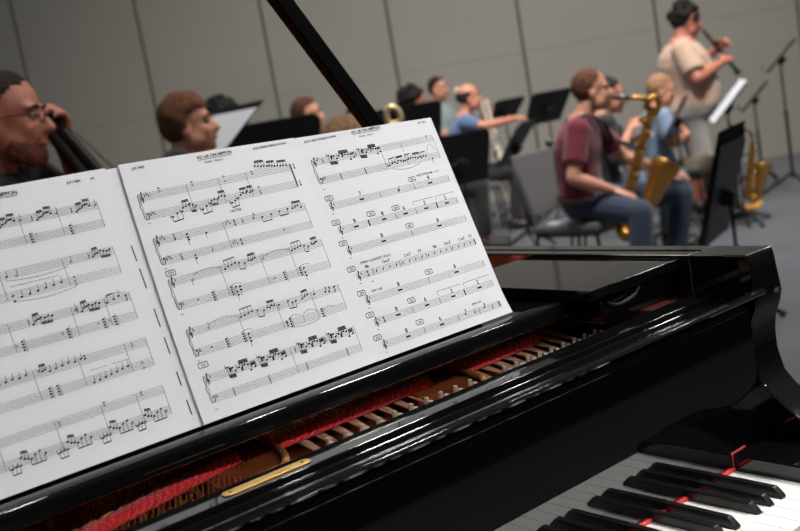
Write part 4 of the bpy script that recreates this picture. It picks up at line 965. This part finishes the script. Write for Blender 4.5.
FOLD = mat('folder_black', (9, 9, 10), .8, ior=1.25); WHITE2 = mat('white_page', (204, 206, 212), .8)
TC = rad(-128)                        # facing the piano side
stand('black stand with white pages beside the auburn-haired person', (1.24, 3.42), rad(-1), 1.255, 52, .46, .33,
      [(-.25, .20, .245, FOLD), (-.24, .16, .20, WHITE2)], ['dark folder standing on the stand by the auburn-haired person', 'white music pages on the stand by the auburn-haired person'])
stand('wide black stand with its back to the piano, below the long-haired woman', (1.785, 3.71), rad(-118), 1.180, 18, .48, .30,
      [(-.24, -.19, .17, WHITE2)], ['white page edge sticking up from the wide black stand'])
stand('low black stand in front of the dark curly-haired player', (3.46, 4.70), rad(-120), 1.13, 18, .52, .30)
stand('black stand back nearest the trombonist, right of the sheet music', (3.40, 4.16), rad(-112), .885, 16, .44, .34)
stand('steeply turned black stand just below the trombonist\'s hand', (4.69, 4.92), rad(-64), .84, 38, .46, .40)
stand('black stand with a slim pole against the wall, left of the man in maroon', (6.05, 5.80), rad(-95), 1.03, 35, .50, .34)
stand('small far black stand behind the trombonist\'s outstretched arm', (6.13, 6.42), rad(-85), 1.04, 40, .46, .30)
stand('tallest black stand at the far right of the stage', (7.00, 4.02), rad(-57), 1.14, 46, .50, .34)
stand('shorter black stand beside the tallest one at the far right', (7.60, 4.68), rad(-57), .80, 46, .50, .34)
stand('black stand with a bright white page before the clarinet player', (5.56, 3.62), rad(-51), .90, 44, .50, .36,
      [(-.22, .22, .19, WHITE2)], ['bright white page on the stand before the clarinet player'])
stand('black stand on the left of the clarinet player, edge on', (5.26, 3.86), rad(-52), .86, 34, .46, .34)
stand('big black stand just beyond the piano, loaded with folders', (3.05, 2.03), rad(-70), .66, 17, .50, .46,
      [(-.22, .29, .20, WHITE2), (-.30, .22, .30, FOLD), (-.20, .27, .26, FOLD)], ['white sheet behind the black folders on the big near stand', 'taller black folder on the big near stand', 'shorter black folder on the big near stand'])
# ------------------------------------------------------------------ alto saxophone on a floor stand, other small things
AS = (5.62, 3.60)
sax('alto_saxophone', 'small gold saxophone parked upright on a floor stand at right', (AS[0], AS[1], 0), rad(-38), ((.095, 0, .60), (.02, 0, .235)), [(.094, 0, .612), (.085, 0, .655), (.05, 0, .680), (.01, 0, .690)], ((-.065, 0, .735), (.015, 0, .69)),
    ((.085, -.01, .215), (.150, -.01, .42)), (.034, .062), (.017, .031))
t = empty('saxophone_stand', 'folding black floor stand with yellow rest under the small saxophone', 'instrument stand', (AS[0], AS[1], 0), rad(-38))
mb = MB(); mb.tube([(-.02, .03, .05), (.0, .04, .50)], .009, 8); mb.tube([(.0, .04, .50), (.09, .0, .50)], .008, 8); build('upright', mb, STANDM, t)
for a in (.3, 2.4, 4.5):
    mb = MB(); mb.tube([(-.02, .03, .10), (-.02+.22*math.cos(a), .03+.22*math.sin(a), .01)], .009, 8); build('leg', mb, STANDM, t)
mb = MB(); mb.tube(spline([(-.02, .03, .12), (.05, -.03, .12), (.10, -.02, .155)], 5), .016, 8); build('yellow_rest', mb, mat('yellow_rubber', (232, 160, 34), .5), t)
t = empty('brass_horn', 'pale brass horn whose tuning slide loop shows above the rightmost page', 'brass instrument', (1.80, 2.77, 0), FR)
HM = mat('pale_brass', (240, 216, 160), .3, .35)
lp = spline([(p_[0]*.82, 0, 1.29+(p_[2]-1.303)*.82) for p_ in [(-.028, 0, 1.16), (-.034, 0, 1.26), (-.028, 0, 1.290), (-.006, 0, 1.303), (.018, 0, 1.292), (.034, 0, 1.268), (.036, 0, 1.230), (.012, .0, 1.215), (-.02, 0, 1.215)]], 6)
mb = MB(); mb.tube(lp, .0130, 10); build('tuning_slide', mb, HM, t)
mb = MB(); mb.tube([(-.030, 0, 1.18), (-.02, 0, .60)], .010, 10); mb.tube([(.0, 0, 1.21), (.03, 0, .60)], .010, 10)
mb.lathe([(.012, 0), (.02, .12), (.045, .24), (.085, .29), (.08, .287), (.04, .235), (.01, 0)], (.03, 0, .62), 20, M.Rotation(math.pi, 3, 'X')); build('horn_body', mb, HM, t)
mb = MB(); mb.tube([(0, 0, .62), (0, 0, .06)], .011, 8)
for k in range(3): a = rad(120*k); mb.tube([(0, 0, .12), (.2*math.cos(a), .2*math.sin(a), .01)], .009, 8)
build('peg_stand', mb, STANDM, t)
mb = MB(); mb.bx(-.13, .13, -.09, .09, .0, .30); mb.bx(-.04, .04, -.012, .012, .30, .33); o = build('carry_case', mb, mat('red_case', (150, 44, 34), .6), bevel=.02); o.location = (4.62, 6.05, 0); o.rotation_euler = (0, 0, FR); tag(o, 'red case on the floor by the trombonist\'s chair', 'case')
mb = MB(); mb.lathe([(.001, 0), (.085, 0), (.095, .03), (.095, .12), (.07, .16), (.03, .19), (.03, .21), (.001, .21)], (0, 0, 0), 20); o = build('water_jug', mb, mat('green_plastic', (70, 150, 112), .3)); o.location = (5.62, 6.42, 0); tag(o, 'green container on the floor by the trombonist\'s foot', 'container')
# ------------------------------------------------------------------ light: overhead stage lamps and a dim hall
S = bpy.context.scene
wd = bpy.data.worlds.new('hall'); S.world = wd; wd.use_nodes = True
nt = wd.node_tree; bg = nt.nodes['Background']; tcw = nt.nodes.new('ShaderNodeTexCoord'); sx_ = nt.nodes.new('ShaderNodeSeparateXYZ'); rp = nt.nodes.new('ShaderNodeValToRGB')
nt.links.new(tcw.outputs['Generated'], sx_.inputs[0]); nt.links.new(sx_.outputs['Z'], rp.inputs[0]); nt.links.new(rp.outputs[0], bg.inputs['Color'])
rp.color_ramp.elements[0].position = 0.0; rp.color_ramp.elements[0].color = (.04, .04, .045, 1); rp.color_ramp.elements[1].position = .5; rp.color_ramp.elements[1].color = (.80, .82, .86, 1)
bg.inputs['Strength'].default_value = .13
def lamp(loc, target, power, size, col=(1, .97, .93), spread=180):
    l = bpy.data.lights.new('stage_lamp', 'AREA'); l.energy = power; l.size = size; l.color = col; l.shape = 'DISK'; l.spread = rad(spread)
    o = bpy.data.objects.new('stage_lamp', l); C.objects.link(o); o.location = loc
    o.rotation_euler = (V(target)-V(loc)).to_track_quat('-Z', 'Y').to_euler()
for x_, p_ in ((-3.2, 1.0), (-.9, 1.6), (1.3, 3.0), (3.6, 3.8)):      # light from the front, split into an added row for edge highlights
    lamp((x_, -6.3, 5.5), (-.25, .3, 1.0), p_, .35, col=(.97, .98, 1), spread=30)
lamp((1.2, -.55, 3.4), (-.2, .3, 1.0), 11.5, .3, col=(1, .96, .91), spread=70)
for x_ in (-2.4, .4, 3.0):                                             # small unseen lamps added above the piano for glints on its edges
    lamp((x_, 1.1, 6.4), (x_*.2, .6, 1.0), 6, .25, spread=60)
for x_ in (4.6, 6.6, 8.6, 10.8):                                        # unseen side lamps, added so the right-hand rail edges catch highlights
    lamp((x_, -1.3, 6.4), (-.1, .2, 1.0), 3.8, .33, spread=45)
lamp((2.2, 1.2, 6.2), (3.8, 3.6, .8), 112, 1.2, spread=100)
lamp((5.2, 2.2, 6.2), (6.0, 4.6, .6), 112, 1.2, spread=100)
lamp((3.2, 5.2, 6.4), (4.5, 6.8, .8), 76, 1.2, spread=100)
lamp((-.6, 4.2, 6.4), (0, 3.0, .8), 30, 1.0)
lamp((7.5, 2.0, 6.4), (8.5, 5.5, 1.0), 88, 1.5)
lamp((1.5, 8.0, 6.4), (3.2, 11.5, 1.2), 40, 1.5)
S.view_settings.view_transform = 'Standard'; S.view_settings.look = 'None'; S.view_settings.gamma = 1; S.view_settings.exposure = 0.0
